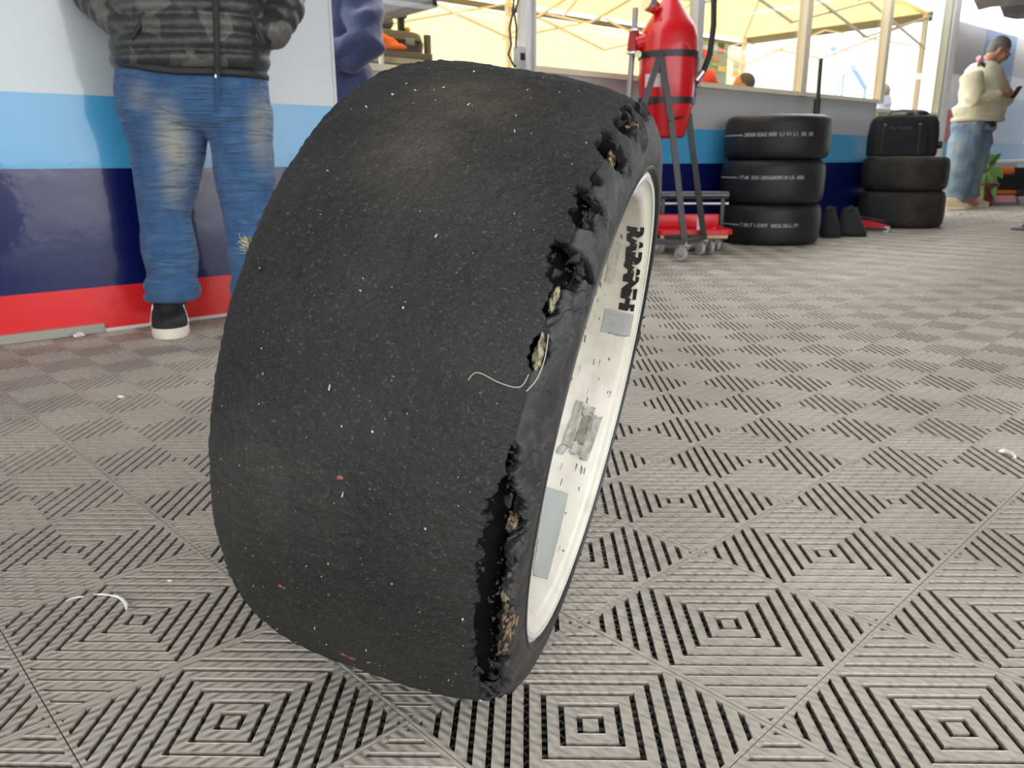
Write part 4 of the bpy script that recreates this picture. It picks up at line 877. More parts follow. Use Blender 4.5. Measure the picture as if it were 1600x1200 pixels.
j2 = mat('pale_washed_denim', (.15, .22, .31), .85, .2, var=((.24, .30, .34), 5, .4, .65), bump=(14, .6, .03))
tr = MB(); tr.stack(lsec(lgN[:-1]+[(1490, 18, 314)], 1.0, -.10), 16); tr.stack(lsec(lgF[:-1]+[(1510, 15, 310)], 1.0, .10), 16); tr.stack([sec(1494, 1553, 205, Y2, .20), sec(1496, 1553, 190, Y2, .21), sec(1499, 1555, 176, Y2, .20)], 18)
trs = remeshed('jeans', tr, .013, j2, man2, 4, off, disp=lambda co: (vnoise(co[:, 0]*9+co[:, 2]*4, co[:, 2]*11, 15)-.5)*.035)
MB().tube(rg, .02, 8, ry=.03).build('belt', BLACKP, trs, offset=off)
MB().box(X2(1551, 192, -.18), (.06, .05, .09)).build('belt_pouch', BLACKP, trs, offset=off, bevel=.01)
ts = mat('tan_suede_shoe', (.60, .50, .33), .8); tl = mat('cream_shoe_sole', (.74, .68, .52), .6)
for (u0, u1, v, dy) in ((1473, 1511, 328.5, 0), (1508, 1544, 325, 0)):
    a_, b_ = onfloor(u0, v), onfloor(u1, v); shoe('shoe', (a_.x, a_.y, 0), (b_.x, a_.y-.02, 0), .125, .15, ts, tl, man2, off)
phn = thing('phone', 'small dark phone held up in the hands of the man in the cream jacket', 'phone', tuple(ph))
pr = Matrix.Rotation(.5, 3, 'Y'); MB().box((0, 0, 0), (.016, .085, .15), pr).build('body', BLACKP, phn, bevel=.004)
MB().box(pr @ Vector((-.0090, 0, 0)), (.002, .076, .135), pr).build('screen', mat('phone_glass', (.02, .02, .025), .1), phn)

# ---------------------------------------------------------------- figure in navy overalls, seen from behind beside the panel edge
Y3 = onwall(560, 110, 3.44).y
off = Vector((at(545, 300, Y3).x, Y3, 0)); 
def X3(u, v, dy=0): return at(u, v, Y3+dy)
body = MB(); z_ = lambda v: at(545, v, Y3).z
bx = [(488, 580, 330), (484, 588, 240), (482, 586, 150), (488, 566, 60), (490, 578, -10), (504, 566, -40)]
for k in (-1, 1): body.stack([sec(542+k*25-17, 542+k*25+17, v, Y3, .06) for v in (425, 330, 260, 200)], 12)
body.stack([sec(a_+12, b_-12, v, Y3, .10) for a_, b_, v in bx[1:]], 16)
nk = X3(540, -50); hd = nk+Vector((-.02, .03, .19)); body.tube([nk-Vector((0, 0, .04)), nk+Vector((0, 0, .12))], [.06, .055], 12)
Ph, Rh = head_geo(body, hd, (0, 0, 1), (-.6, .8, -.1))
sR, eR, wR = X3(562, -20, -.02), X3(572, 66, -.16), X3(506, 104, -.14)
sL, eL, wL = X3(506, -20, .1), X3(492, 70, .12), X3(484, 108, .1)
for s_, e_, w_ in ((sR, eR, wR), (sL, eL, wL)): body.tube([s_, e_, w_], [.06, .048, .036], 12)
for k in (-1, 1):
    p_ = X3(542+k*26, 425); body.tube([Vector((p_.x, Y3, .12)), Vector((p_.x, Y3, .06)), Vector((p_.x-.08, Y3+.06, .04))], [.05, .045, .035], 10)
man3 = remeshed('person', body, .013, SKIN, None, 4, off); man3.location = off
tag(man3, 'person in navy overalls half hidden behind the edge of the striped panel', 'person')
for w_, sd__ in ((wR, 1), (wL, -1)):
    hm = MB(); hand(hm, w_, (-1, .2, -.2), (0, 0, -1), .085, .4, side=sd__); hm.build('hand', SKIN, man3, offset=off)
eyes(Ph, Rh, 1, man3, off)
hr = MB().ell(Ph(0, -.022, .05), (.082, .10, .088), 18, 12, Rh); hr.build('hair', MATS['dark_short_hair'], man3, offset=off)
nv = mat('navy_workwear', (.034, .042, .108), .7, .3, sheen=.3, bump=(10, .5, .02))
ov = MB(); ov.stack([sec(a_, b_, v, Y3, r_) for (a_, b_, v), r_ in zip(bx, (.13, .14, .14, .135, .13, .09))], 22, p=2.3)
for k in (-1, 1): ov.stack([sec(542+k*25-30, 542+k*25+30, v, Y3, .115) for v in (420, 320, 230)], 14)
for s_, e_, w_ in ((sR, eR, wR), (sL, eL, wL)): ov.tube([s_, s_.lerp(e_, .5), e_, e_.lerp(w_, .5), w_], [.095, .088, .082, .074, .062], 14)
remeshed('overalls', ov, .010, nv, man3, 4, off, disp=lambda co: (vnoise(co[:, 0]*12+co[:, 2]*10, co[:, 2]*16-co[:, 0]*9, 25)-.5)*.045)
for k in (-1, 1):
    p_ = X3(542+k*26, 425); shoe('shoe', (p_.x+.08, Y3-.08, 0), (p_.x-.12, Y3+.12, 0), .11, .11, BLACKP, BLACKP, man3, off)

# ---------------------------------------------------------------- people inside and beyond the tent, only heads and shoulders show over the sill
def simple_person(u, v_top, d, label, top_m, head_face, hair_m=None, hood=False, skin=SKIN, lean=0):
    P0 = onwall(u, v_top, d); Yp = P0.y; zt = P0.z; k = zt/1.75 if zt > 1.5 else .92; o_ = Vector((P0.x, Yp, 0)); S_ = NV.cross(Vector((0, 0, 1)))
    X = SV; b_ = MB(); hd_ = Vector((P0.x, Yp, zt-.125)); Zn = zt-.27
    q = lambda x, y, z: o_ + X*x + NV*y + Vector((0, 0, z))
    for s_ in (-1, 1):
        b_.tube([q(s_*.10, 0, .06), q(s_*.10, 0, .48), q(s_*.09, 0, .88)], [.05, .06, .085], 10)
        b_.tube([q(s_*.19, 0, Zn-.08), q(s_*.25, .03, Zn-.33), q(s_*.18, -.18, Zn-.42)], [.058, .046, .034], 10)
        b_.tube([q(s_*.10, .05, .05), q(s_*.10, -.12, .04)], [.045, .035], 8)
    b_.tube([q(0, 0, .85), q(0, 0, 1.08), q(0, 0, Zn-.12), q(0, 0, Zn-.02)], [.17, .16, .19, .10], 14, ry=[.11, .11, .12, .08], ref=X)
    b_.tube([q(0, 0, Zn-.06), q(0, 0, zt-.15)], [.058, .052], 10)
    P_, R_ = head_geo(b_, hd_, (0, 0, 1), head_face)
    p = remeshed('person', b_, .015, skin, None, 4, o_); p.location = o_; tag(p, label, 'person')
    c_ = MB(); c_.tube([q(0, 0, .95), q(0, 0, 1.10), q(0, 0, Zn-.12), q(0, 0, Zn+.0)], [.20, .19, .22, .12], 16, ry=[.14, .14, .14, .09], ref=X)
    for s_ in (-1, 1): c_.tube([q(s_*.19, 0, Zn-.08), q(s_*.26, .03, Zn-.33), q(s_*.19, -.16, Zn-.41)], [.085, .072, .055], 12)
    if hood: c_.tube([q(0, 0, Zn-.02), q(0, .02, Zn+.09), q(0, .03, Zn+.16)], [.13, .125, .09], 14)
    t_ = remeshed('sweatshirt', c_, .014, top_m, p, 4, o_)
    tr_ = MB()
    for s_ in (-1, 1): tr_.tube([q(s_*.10, 0, .05), q(s_*.10, 0, .5), q(s_*.09, 0, .98)], [.07, .085, .12], 12)
    remeshed('trousers', tr_, .015, mat('dark_trousers', (.03, .03, .04), .8), p, 3, o_)
    for s_ in (-1, 1):
        hh_ = MB(); hand(hh_, q(s_*.18, -.18, Zn-.42), (-.1, -.6, -.5), (1, 0, 0), .085, .5, side=s_); hh_.build('hand', skin, p, offset=o_)
    if hair_m: MB().ell(P_(0, -.030, .045), (.083, .096, .090), 16, 12, R_).build('hair', hair_m, p, offset=o_)
    return p
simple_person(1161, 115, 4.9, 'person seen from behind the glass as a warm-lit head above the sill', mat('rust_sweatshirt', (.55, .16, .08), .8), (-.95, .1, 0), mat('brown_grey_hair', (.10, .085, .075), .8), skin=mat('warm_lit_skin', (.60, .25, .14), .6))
simple_person(1382, 132, 5.3, 'person in a pale grey hooded top bending beyond the open tent end', mat('pale_grey_hoodie', (.48, .48, .55), .85), (.3, .9, 0), mat('light_brown_hair', (.30, .20, .12), .8), hood=True)

# ================================================================== PROPS
# ---- tyre stacks
slick = mat('new_slick_rubber', (.013, .013, .014), .5, .35, bump=(60, .15, .002), var=((.022, .022, .023), 6, .4, .7))
slick2 = mat('scrubbed_slick_rubber', (.021, .020, .018), .7, .3, bump=(80, .3, .002), var=((.045, .042, .038), 7, .4, .7))
inkm = mat('pale_ink_marking', (.42, .42, .42), .7)
def stacked_tyre(R_, Wd, m, label, group, loc, rotz, line=None, line_h=0, seed=0):
    t = thing('racing_tyre', label, 'tyre', loc, rotz, group)
    h = Wd/2; pr = [(R_*.655, h*.80), (R_*.70, h*.93), (R_*.78, h*.985), (R_*.86, h*1.0), (R_*.935, h*.93), (R_*.975, h*.80), (R_*.992, h*.60), (R_, h*.25), (R_, 0)]
    pr = pr + [(r, -z) for r, z in pr[-2::-1]]; inn = [(R_*.66, -h*.6), (R_*.9, -h*.5), (R_*.93, 0), (R_*.9, h*.5), (R_*.66, h*.6)]
    MB().lathe([(r, z+h) for r, z in pr+inn], 96, 'z', closed=True).build('casing', m, t)
    rm = MB().lathe([(R_*.66, h*1.78), (R_*.672, h*1.86), (R_*.655, h*1.88), (R_*.635, h*1.80), (R_*.60, h*1.45), (R_*.56, h*.9), (R_*.60, h*.35), (R_*.66, h*.14), (R_*.675, h*.2), (R_*.62, h*.38), (R_*.58, h*.9), (R_*.62, h*1.45)], 72, 'z', closed=True).build('rim', mat('silver_wheel_rim', (.62, .62, .60), .35, metal=.5), t)
    hubm = MB().lathe([(.03, h*1.3), (.085, h*1.3), (.085, h*1.18), (.03, h*1.18)], 32, 'z', closed=True).build('hub', MATS['silver_wheel_rim'], t)
    for k in range(5):
        a = 2*PI*k/5+seed; MB().bar((.075*math.cos(a), .075*math.sin(a), h*1.24), (R_*.585*math.cos(a), R_*.585*math.sin(a), h*1.22), .05, .03).build('spoke', MATS['silver_wheel_rim'], t, smooth=False, bevel=.006)
    if line:
        tv, tf = text_geo(line, .036, .0004); w_ = max(abs(p[0]) for p in tv); sc_ = 1.0; V = []
        for (x, y, z) in tv:
            a = -x/(R_+.0008)*1.0; V.append(((R_+.0012)*math.sin(-a), -(R_+.0012)*math.cos(a), h+line_h+y))
        MB().add(V, tf).build('ink_line', inkm, t, smooth=False, fixn=False)['kind'] = 'stuff'
        ln = MB(); n = 40
        for sgn in (1,):
            V = [((R_+.0010)*math.sin(q), -(R_+.0010)*math.cos(q), h+line_h+e) for q in np.linspace(-1.45, -(w_/R_)-.03, n) for e in (-.004, .004)]
            ln.add(V, [(2*i, 2*i+2, 2*i+3, 2*i+1) for i in range(n-1)])
        ln.build('ink_stripe', inkm, t, smooth=False, fixn=False)
    return t
G1 = 'stack of three new slick tyres'
c1 = W(0, 0)+Vector((1.945, 6.05, 0)); R1 = .362
Yc = c1.y-R1*.95
zs = [0, onfloor(1215, 386).z]
def zat(v, u=1215): return at(u, v, Yc).z
z1, z2, z3 = zat(320), zat(249), zat(180)
faceA = math.atan2(c1.x, c1.y)
stacked_tyre(R1, z1, slick, 'bottom tyre of the three-high slick stack, standing on the floor', G1, (c1.x, c1.y, 0), -faceA, '7 00-7 1-DRY  0026 00-L-77', -.0, 1)
stacked_tyre(R1*1.02, z2-z1, slick, 'middle tyre of the three-high slick stack with a dotted pale ink line', G1, (c1.x-.005, c1.y, z1), -faceA-.03, '-77-M  000-2860680R18 L0 -000', .03, 2)
stacked_tyre(R1*1.03, z3-z2+.01, slick, 'top tyre of the three-high slick stack with pale ink numbers', G1, (c1.x+.008, c1.y, z2), -faceA+.02, '28068 0262 000  L1 F1 L1  00  00', .015, 3)
G2 = 'stack of two scrubbed tyres'
c2 = at(1380, 300, 7.65); c2.z = 0
dshift = c2.dot(NV); c2 = c2 + NV*(3.36-dshift); R2 = .350
Yc = c2.y-R2*.9
za, zb = at(1397, 299, Yc).z, at(1397, 245, Yc).z
stacked_tyre(R2*1.05, za, slick2, 'lower tyre of the two-high stack under the suitcase', G2, (c2.x, c2.y, 0), -.4, None, 0, 1)
stacked_tyre(R2*1.05, zb-za, slick2, 'upper tyre of the two-high stack, directly under the suitcase', G2, (c2.x-.004, c2.y, za), -.5, None, 0, 2.4)
# ---- black suitcase lying on the two tyres
Ys = c2.y-.02; a_, b_ = at(1357, 244, Ys), at(1456, 244, Ys); tp = at(1400, 181, Ys); sw_ = b_.x-a_.x; sh_ = tp.z-zb-.004
su = thing('suitcase', 'black soft suitcase standing on its long side on top of the two-high tyre stack', 'suitcase', ((a_.x+b_.x)/2, Ys, zb+.004), -.32)
sm = mat('black_suitcase_nylon', (.016, .015, .018), .75, .3, bump=(300, .3, .001)); sp2 = mat('black_suitcase_piping', (.035, .034, .036), .5)
q = MB(); q.stack([(0, 0, z, sw_/2*k, .15*kk) for z, k, kk in ((0, .95, .92), (.015, .99, 1), (sh_*.5, 1, 1.02), (sh_*.82, .955, 1), (sh_*.95, .88, .94), (sh_, .80, .8))], 40, p=5); q.build('body', sm, su)
q = MB(); q.stack([(-.03, -.125, z, sw_/2*k, .05) for z, k in ((.012, .78), (sh_*.45, .78), (sh_*.74, .72), (sh_*.80, .62))], 28, p=5); q.build('front_pocket', sm, su)
for x_ in (-.20, .125):
    q = MB(); q.tube([(x_*sw_/.62, -.172, .02), (x_*sw_/.62*.98, -.178, sh_*.45), (x_*sw_/.62*.93, -.172, sh_*.74)], .008, 8); q.build('zip', sp2, su)
    q = MB(); q.ell((x_*sw_/.62*.93, -.172, sh_*.77), (.012, .006, .009), 10, 6); q.build('zip_pull', mat('dull_zip_metal', (.18, .18, .18), .5), su)
q = MB(); q.tube([(-.16, -.06, sh_*.97), (-.13, -.085, sh_+.035), (-.03, -.09, sh_+.042), (.05, -.08, sh_+.035), (.09, -.06, sh_*.97)], .014, 10, ry=.009); q.build('carry_handle', mat('grey_handle', (.30, .29, .29), .4), su)
q = MB(); q.ell((.10, .02, sh_+.01), (.10, .07, .045), 16, 8); q.build('lock_cap', BLACKP, su)
for z_ in (.10,):
    q = MB(); q.tube([(sw_/2-.01, -.07, z_), (sw_/2+.028, -.07, z_)], .035, 16); q.build('wheel', BLACKP, su)
    q = MB(); q.tube([(sw_/2-.01, .07, z_), (sw_/2+.028, .07, z_)], .035, 16); q.build('wheel', BLACKP, su)
tv, tf = text_geo('Sky Traveler', .036, 0); q = MB(); q.add([(x-.04, -.1765, sh_*.69+y) for x, y, z in tv], tf); q.build('lettering', mat('faded_grey_lettering', (.09, .085, .09), .6), su, smooth=False, fixn=False)
# ---- tall black rod leaning behind the three-high stack
pa, pb = at(1283, 92, 6.72), at(1275, 200, 6.70)
rod = thing('pole', 'thin black pole standing behind the three-high tyre stack', 'pole', (pb.x, pb.y, 0))
dv = (pa-pb); base = pb-dv*(pb.z/dv.z); o_ = Vector((pb.x, pb.y, 0))
MB().tube([pa, pb], .016, 10, ry=.02).build('upper_rod', BLACKP, rod, offset=o_); MB().tube([at(1277, 155, 6.70), base], .028, 10).build('handle_sleeve', BLACKP, rod, offset=o_)
MB().lathe([(.001, 0), (.10, 0), (.10, .012), (.03, .03), (.001, .03)], 24).build('foot', BLACKP, rod)
# ---- weight bags by the stacks
for (u0, u1, vt, vb, lb) in ((1283, 1314, 321, 376, 'black weight bag pressed against the bottom tyre of the three-high stack'), (1309, 1353, 322, 374, 'black tent weight bag slumped on the floor between the tyre stacks')):
    P_ = onfloor((u0+u1)/2, vb-5); Yb = P_.y+.05; a_, b_, c_ = at(u0, vb, Yb), at(u1, vb, Yb), at((u0+u1)/2-4, vt, Yb); wd = (b_.x-a_.x)/2; hh = c_.z
    bg = thing('weight_bag', lb, 'bag', (P_.x, Yb, 0), -.3, 'black weight bags')
    q = MB(); q.stack([(wd*.10, 0, .002, wd*1.0, .13), (wd*.08, 0, .03, wd*1.04, .14), (wd*.02, 0, hh*.35, wd*.86, .12), (-wd*.06, 0, hh*.65, wd*.66, .09), (-wd*.12, 0, hh*.88, wd*.50, .05), (-wd*.12, 0, hh*.95, wd*.46, .035)], 24, p=2.8); q.build('body', mat('black_bag_canvas', (.015, .015, .016), .8, bump=(20, .4, .01)), bg)
    q = MB(); q.tube([(-wd*.40, -.03, hh*.90), (-wd*.2, -.05, hh*1.0), (wd*.05, -.04, hh*.92)], .012, 8); q.build('handle', BLACKP, bg)
    q = MB(); q.box((-wd*.28, -.055, hh*.93), (.03, .008, .016)); q.build('buckle', BLACKP, bg)
# ---- red and black floor jack
P_ = onfloor(1366, 362); jk_ = thing('floor_jack', 'low red trolley jack with black arm lying in front of the two-high tyre stack', 'jack', (P_.x, P_.y+.02, 0), -.55); jk_.scale = (.62, .62, .62)
for y_ in (-.07, .07):
    q = MB(); q.add([(-.20, y_-.01, .06), (.16, y_-.01, .035), (.18, y_-.01, .09), (-.02, y_-.01, .14), (-.20, y_-.01, .16), (-.20, y_+.01, .06), (.16, y_+.01, .035), (.18, y_+.01, .09), (-.02, y_+.01, .14), (-.20, y_+.01, .16)], [(0, 1, 2, 3, 4), (9, 8, 7, 6, 5)]+[(i, i+5, (i+1) % 5+5, (i+1) % 5) for i in range(5)]); q.build('side_plate', mat('red_jack_paint', (.60, .015, .02), .35), jk_, smooth=False)
q = MB(); q.bar((-.24, 0, .20), (.15, 0, .14), .05, .03); q.build('lifting_arm', BLACK, jk_, smooth=False, bevel=.005)
q = MB(); q.box((-.02, -.11, .045), (.42, .05, .035)); q.build('foot_rail', BLACK, jk_, smooth=False, bevel=.005)
for x_, y_ in ((-.18, -.1), (-.18, .1), (.17, -.1), (.17, .1)):
    q = MB(); q.lathe([(.012, -.018), (.036, -.018), (.04, 0), (.036, .018), (.012, .018)], 20, 'y', closed=True, c=(x_, y_, .041)); q.build('wheel', STEEL if x_ > 0 else BLACKP, jk_)
q = MB(); q.lathe([(.001, .0), (.045, 0), (.05, .012), (.001, .012)], 20, 'z', c=(.15, 0, .155)); q.build('saddle', BLACK, jk_)

# ---- refuelling churn on its wheeled frame
Yf = 5.12; oj = at(1041, 160, Yf); fx = oj.x
fs_ = thing('fuel_churn_stand', 'black A-frame stand on castors that carries the red fuel churn', 'stand', (fx, Yf, 0))
fu = thing('fuel_churn', 'tall red plastic fuel churn with a conical top held in a black steel frame', 'fuel can', (fx, Yf, 0))
o_ = Vector((fx, Yf, 0)); zz = lambda v: at(1041, v, Yf).z
pr = [(.001, zz(216)), (.105, zz(216)), (.122, zz(213)), (.128, zz(205)), (.165, zz(160)), (.172, zz(135)), (.174, zz(90)), (.170, zz(58)), (.160, zz(46)), (.135, zz(35)), (.060, zz(4)), (.042, zz(-4)), (.038, zz(-18)), (.001, zz(-18))]
ch = MB().lathe([(r, z) for r, z in pr], 56).build('body', REDP, fu)
MB().lathe([(.001, zz(-18)), (.046, zz(-18)), (.046, zz(-30)), (.001, zz(-30))], 28).build('cap', BLACKP, fu)
P = lambda u, v, dy: at(u, v, Yf+dy)-o_
q = MB(); q.tube([P(1032, 33, -.125), P(1039, 18, -.075), P(1042, 12, -.06)], [.002, .006, .003], 8); q.build('moulded_slot', mat('dark_red_recess', (.10, .003, .004), .5), fu)
q = MB(); q.tube([P(1026, 14, -.05), P(1014, 6, -.06)], [.035, .042], 16); q.build('filler_neck', REDP, fu)
q = MB(); q.tube([P(1018, 8, -.05), P(1010, 3, -.07)], [.046, .046], 16); q.build('filler_cap', STEEL, fu)
q = MB(); q.tube([P(1016, 62, -.04), P(996, 68, -.02)], .048, 14); q.build('side_port', REDP, fu)
q = MB(); q.tube([P(991, 50, -.02), P(991, 60, -.02), P(988, 80, -.02)], [.030, .036, .034], 12); q.build('breather_sleeve', mat('dark_red_fitting', (.35, .015, .02), .45), fu)
q = MB(); q.tube([P(993, 12, -.02), P(991, 49, -.02)], .018, 10); q.build('breather_tube', mat('dull_grey_pipe', (.32, .31, .30), .4, metal=.4), fu)
q = MB(); q.tube([P(988, 82, -.02), P(985, 120, -.02), P(979, 200, -.02)], .018, 10); q.build('sight_tube', MATS['dull_grey_pipe'], fu)
for v in (47.5, 83):
    q = MB(); q.tube([P(991 if v < 60 else 988, v-1.5, -.02), P(991 if v < 60 else 988, v+1.5, -.02)], .040, 14); q.build('hose_clamp', STEEL, fu)
# paper notice
V = []; F = []
for i in range(9):
    a = -1.02+.62*i/8
    for v in (118.5, 139): r = float(np.interp(zz(v), [p_[1] for p_ in pr[1:8]], [p_[0] for p_ in pr[1:8]]))+.0025; V.append((r*math.sin(a), -r*math.cos(a), zz(v)))
for i in range(8): F.append((2*i, 2*i+2, 2*i+3, 2*i+1))
MB().add(V, F).build('paper_label', mat('pinkish_paper_label', (.80, .62, .60), .7), fu)
# hose from the top, down the right side
q = MB(); q.tube([P(1113, -60, 0), P(1115.5, 0, 0), P(1115, 40, -.02), P(1109, 85, -.04), P(1099, 112, -.05), P(1086, 130, -.06), P(1078, 142, -.06)], .018, 12); q.build('black_hose', BLACKP, fu)
q = MB(); q.tube([P(1098, 112, -.05), P(1087, 126, -.055)], .024, 12); q.build('hose_ferrule', STEEL, fu)
# bands, A legs
def band(v, r, nm):
    z = zz(v); V = []; F = []; n = 40
    for i in range(n):
        a = 2*PI*i/n
        for (dr, dz) in ((0, -.018), (.006, -.018), (.006, .018), (0, .018)): V.append(((r+dr)*math.cos(a), (r+dr)*math.sin(a), z+dz))
    for i in range(n):
        for j in range(4): F.append((i*4+j, i*4+(j+1) % 4, ((i+1) % n)*4+(j+1) % 4, ((i+1) % n)*4+j))
    return MB().add(V, F).build(nm, BLACK, fs_)
band(88, .176, 'upper_band'); band(159, .168, 'lower_band')
legs = [((1030, 90, -.19), (1003, 172, -.20), (990, 386, -.22)), ((1033, 90, -.19), (1049, 190, -.21), (1070, 383, -.24)), ((1076, 178, -.02), (1083, 240, .0), (1100, 372, .06)), ((1012, 100, .16), (1010, 200, .17), (1012, 368, .20))]
for a in legs:
    q = MB(); pts = [P(*k) for k in a]
    q.bar(pts[0], pts[1], .036, .02, up=(0, 1, 0)); q.bar(pts[1], pts[2], .036, .02, up=(0, 1, 0)); q.build('leg', BLACK, fs_, smooth=False)
q = MB(); q.bar(P(1088, 90, -.06), P(1082, 160, -.05), .03, .02, up=(0, 1, 0)); q.build('side_strut', BLACK, fs_, smooth=False)
MB().tube([P(1031, 87, -.185), P(1031, 87, -.205)], .016, 12).build('pivot_bolt', BLACK, fs_); MB().tube([P(997, 85, -.06), P(997, 85, -.12)], .020, 14).build('brass_bolt', mat('pale_brass', (.62, .55, .35), .35, metal=.7), fs_)
q = MB(); q.tube([P(1044, 189, -.22), P(1060, 184, -.19), P(1077, 182, -.03), P(1079, 176, -.02)], .006, 6); q.build('stay_wire', BLACK, fs_)
lz = P(1070, 378, -.24).z; bq = [(P(985, 376, -.22).x, -.23), (P(1071, 376, -.24).x, -.24), (P(1100, 370, .06).x, .07), (P(1010, 370, .2).x, .2)]
for (x0, y0), (x1, y1) in zip(bq, bq[1:]+bq[:1]):
    q = MB(); q.bar((x0, y0, lz), (x1, y1, lz), .045, .028); q.build('base_rail', BLACK, fs_, smooth=False, bevel=.003)
castm = mat('grey_rubber_tread', (.42, .41, .38), .6); forkm = mat('zinc_fork', (.66, .66, .64), .35, metal=.6)
def castor(parent, x, y, ztop, yaw, r=.042):
    c_, s_ = math.cos(yaw), math.sin(yaw); R_ = Matrix.Rotation(yaw, 3, 'Z'); off_ = R_ @ Vector((.028, 0, 0))
    cst = MB().lathe([(r*.55, -.012), (r*.95, -.012), (r, -.006), (r, .006), (r*.95, .012), (r*.55, .012)], 24, 'y', closed=True)
    cst.v = [tuple(R_ @ Vector(p_)+Vector((x, y, r+.001))+off_) for p_ in cst.v]; w_ = cst.build('castor_wheel', castm, parent)
    h_ = MB().tube([(0, -.018, 0), (0, .018, 0)], r*.5, 16); h_.v = [tuple(R_ @ Vector(p_)+Vector((x, y, r+.001))+off_) for p_ in h_.v]; h_.build('hub', STEEL, w_)
    f_ = MB(); 
    for q_ in (-1, 1): f_.bar((0, q_*.019, 0), (-.028, q_*.019, ztop-r-.012), .040, .004, up=(0, 1, 0))
    f_.box((-.028, 0, ztop-r-.010), (.055, .045, .008)); f_.tube([(-.028, 0, ztop-r-.01), (-.028, 0, ztop-r+.01)], .014, 10)
    f_.v = [tuple(R_ @ Vector(p_)+Vector((x, y, r+.001))+off_) for p_ in f_.v]; f_.build('fork', forkm, w_, smooth=False)
for (x, y), yw in zip(bq, (.2, 2.3, 2.0, 1.0)): castor(fs_, x, y, lz-.012, yw)
# ---- red tray dolly behind the stand
P0 = onfloor(1100, 390); Yd = 5.36; a_, b_ = at(1022, 366, Yd), at(1139, 366, Yd); dol = thing('tray_dolly', 'low red plastic tray dolly on castors behind the fuel stand', 'dolly', ((a_.x+b_.x)/2, Yd+.07, 0), .0)
wd = (b_.x-a_.x)/2; z0, z1 = .125, at(1139, 357, Yd).z
q = MB(); q.stack([(0, 0, z0, wd*.93, .17), (0, 0, z1-.03, wd*.97, .19), (0, 0, z1-.03, wd, .20), (0, 0, z1, wd, .20), (0, 0, z1, wd*.95, .18), (0, 0, z0+.012, wd*.91, .16)], 40, p=9); q.build('tray', mat('red_tray_plastic', (.66, .012, .02), .3), dol)
q = MB(); q.box((0, .175, z1+.035), (wd*1.9, .03, .09)); q.build('back_lip', MATS['red_tray_plastic'], dol, bevel=.008)
for k, (x_, y_) in enumerate(((-wd*.8, -.12), (wd*.52, -.13), (wd*.84, .02), (-wd*.8, .10))): castor(dol, x_, y_, z0, (2.2, 1.9, 1.6, .4)[k], .040)
MB().tube([(-wd*.9, -.16, z0-.012), (wd*.86, -.16, z0-.012)], .014, 10).build('axle_tube', mat('pale_wood_dowel', (.70, .52, .30), .6), dol)
sy = thing('squirt_bottle', 'slim white bottle standing on the red tray dolly', 'bottle', tuple(at(1092, 357, Yd+.06)))
zb_ = z0+.013-sy.location.z; MB().lathe([(.001, zb_), (.017, zb_), (.018, .03), (.017, .07), (.009, .085), (.008, .10), (.001, .10)], 20).build('body', mat('white_squeeze_plastic', (.8, .8, .8), .4), sy); MB().lathe([(.001, .10), (.008, .10), (.004, .125), (.001, .125)], 12).build('nozzle', mat('grey_nozzle', (.3, .3, .3), .4), sy)
# ---- low bench bars between stand and stack
Yr = 5.69; rk = thing('rail_rack', 'low dark rack of two rails between the fuel stand and the three-high tyre stack', 'rack', (at(1090, 310, Yr).x, Yr, 0)); o2 = Vector(rk.location)
for v, r_, m_ in ((305, .028, mat('satin_dark_steel', (.10, .10, .11), .3, metal=.5)), (318, .012, STEEL)):
    MB().tube([at(1030, v, Yr)-o2, at(1138, v, Yr)-o2], r_, 12).build('rail', m_, rk)
for u in (1036, 1130):
    p_ = at(u, 300, Yr)-o2; MB().box((p_.x, 0, p_.z/2), (.03, .03, p_.z)).build('leg', BLACK, rk, bevel=.003)

# ---- tent behind the windows
tcan = cloth_translucent('yellow_canopy_cloth', (.98, .72, .30), .55); twall = cloth_translucent('cream_tent_wall', (.96, .80, .48), .55); tw2 = cloth_translucent('white_tent_wall', (.92, .90, .88), .6)
gz = thing('gazebo', 'long yellow-roofed gazebo with cream back wall and white folding frame behind the windows', 'tent', tuple(W(5.7, 4.9)), WALLROT)
def G(s, d, z): return Vector((s-5.7, d-4.9, z))
S0, S1, D0, D1, EV, RG = 1.3, 8.95, 3.86, 6.10, 2.03, 2.75; DM = (D0+D1)/2
q = MB(); q.add([G(S0, D0, EV), G(S1, D0, EV), G(S1-1.1, DM, RG), G(S0+1.1, DM, RG), G(S0, D1, EV), G(S1, D1, EV)], [(0, 1, 2, 3), (5, 4, 3, 2), (1, 5, 2), (4, 0, 3)]); q.build('canopy', tcan, gz, smooth=False, fixn=False)
q = MB()
n = 60; V = [G(S0+(S1-S0)*i/n, D1+.015*math.sin(i*1.1), z) for i in range(n+1) for z in (0.02, EV-.10)]; q.add(V, [(2*i, 2*i+2, 2*i+3, 2*i+1) for i in range(n)]); q.build('back_wall', twall, gz, fixn=False)
n = 16; V = [G(S1+.02*math.sin(i*1.4), D1-(D1-5.05)*i/n, z) for i in range(n+1) for z in (.02, EV-.14)]; MB().add(V, [(2*i, 2*i+2, 2*i+3, 2*i+1) for i in range(n)]).build('end_curtain', tw2, gz, fixn=False)
wht = mat('white_frame_tube', (.80, .74, .58), .45)
for s_, d_ in ((S0+.05, D1-.06), ((S0+S1)/2, D1-.06), (S1-.05, D1-.06), (S1-.05, D0+.04), ((S0+S1)/2, D0+.04), (S0+.05, D0+.04)): MB().box(G(s_, d_, EV/2), (.045, .045, EV)).build('leg', wht, gz, smooth=False)
def xb(a, b_): MB().bar(a, b_, .022, .016).build('truss_bar', wht, gz, smooth=False)
ns = 6; step = (S1-S0)/ns
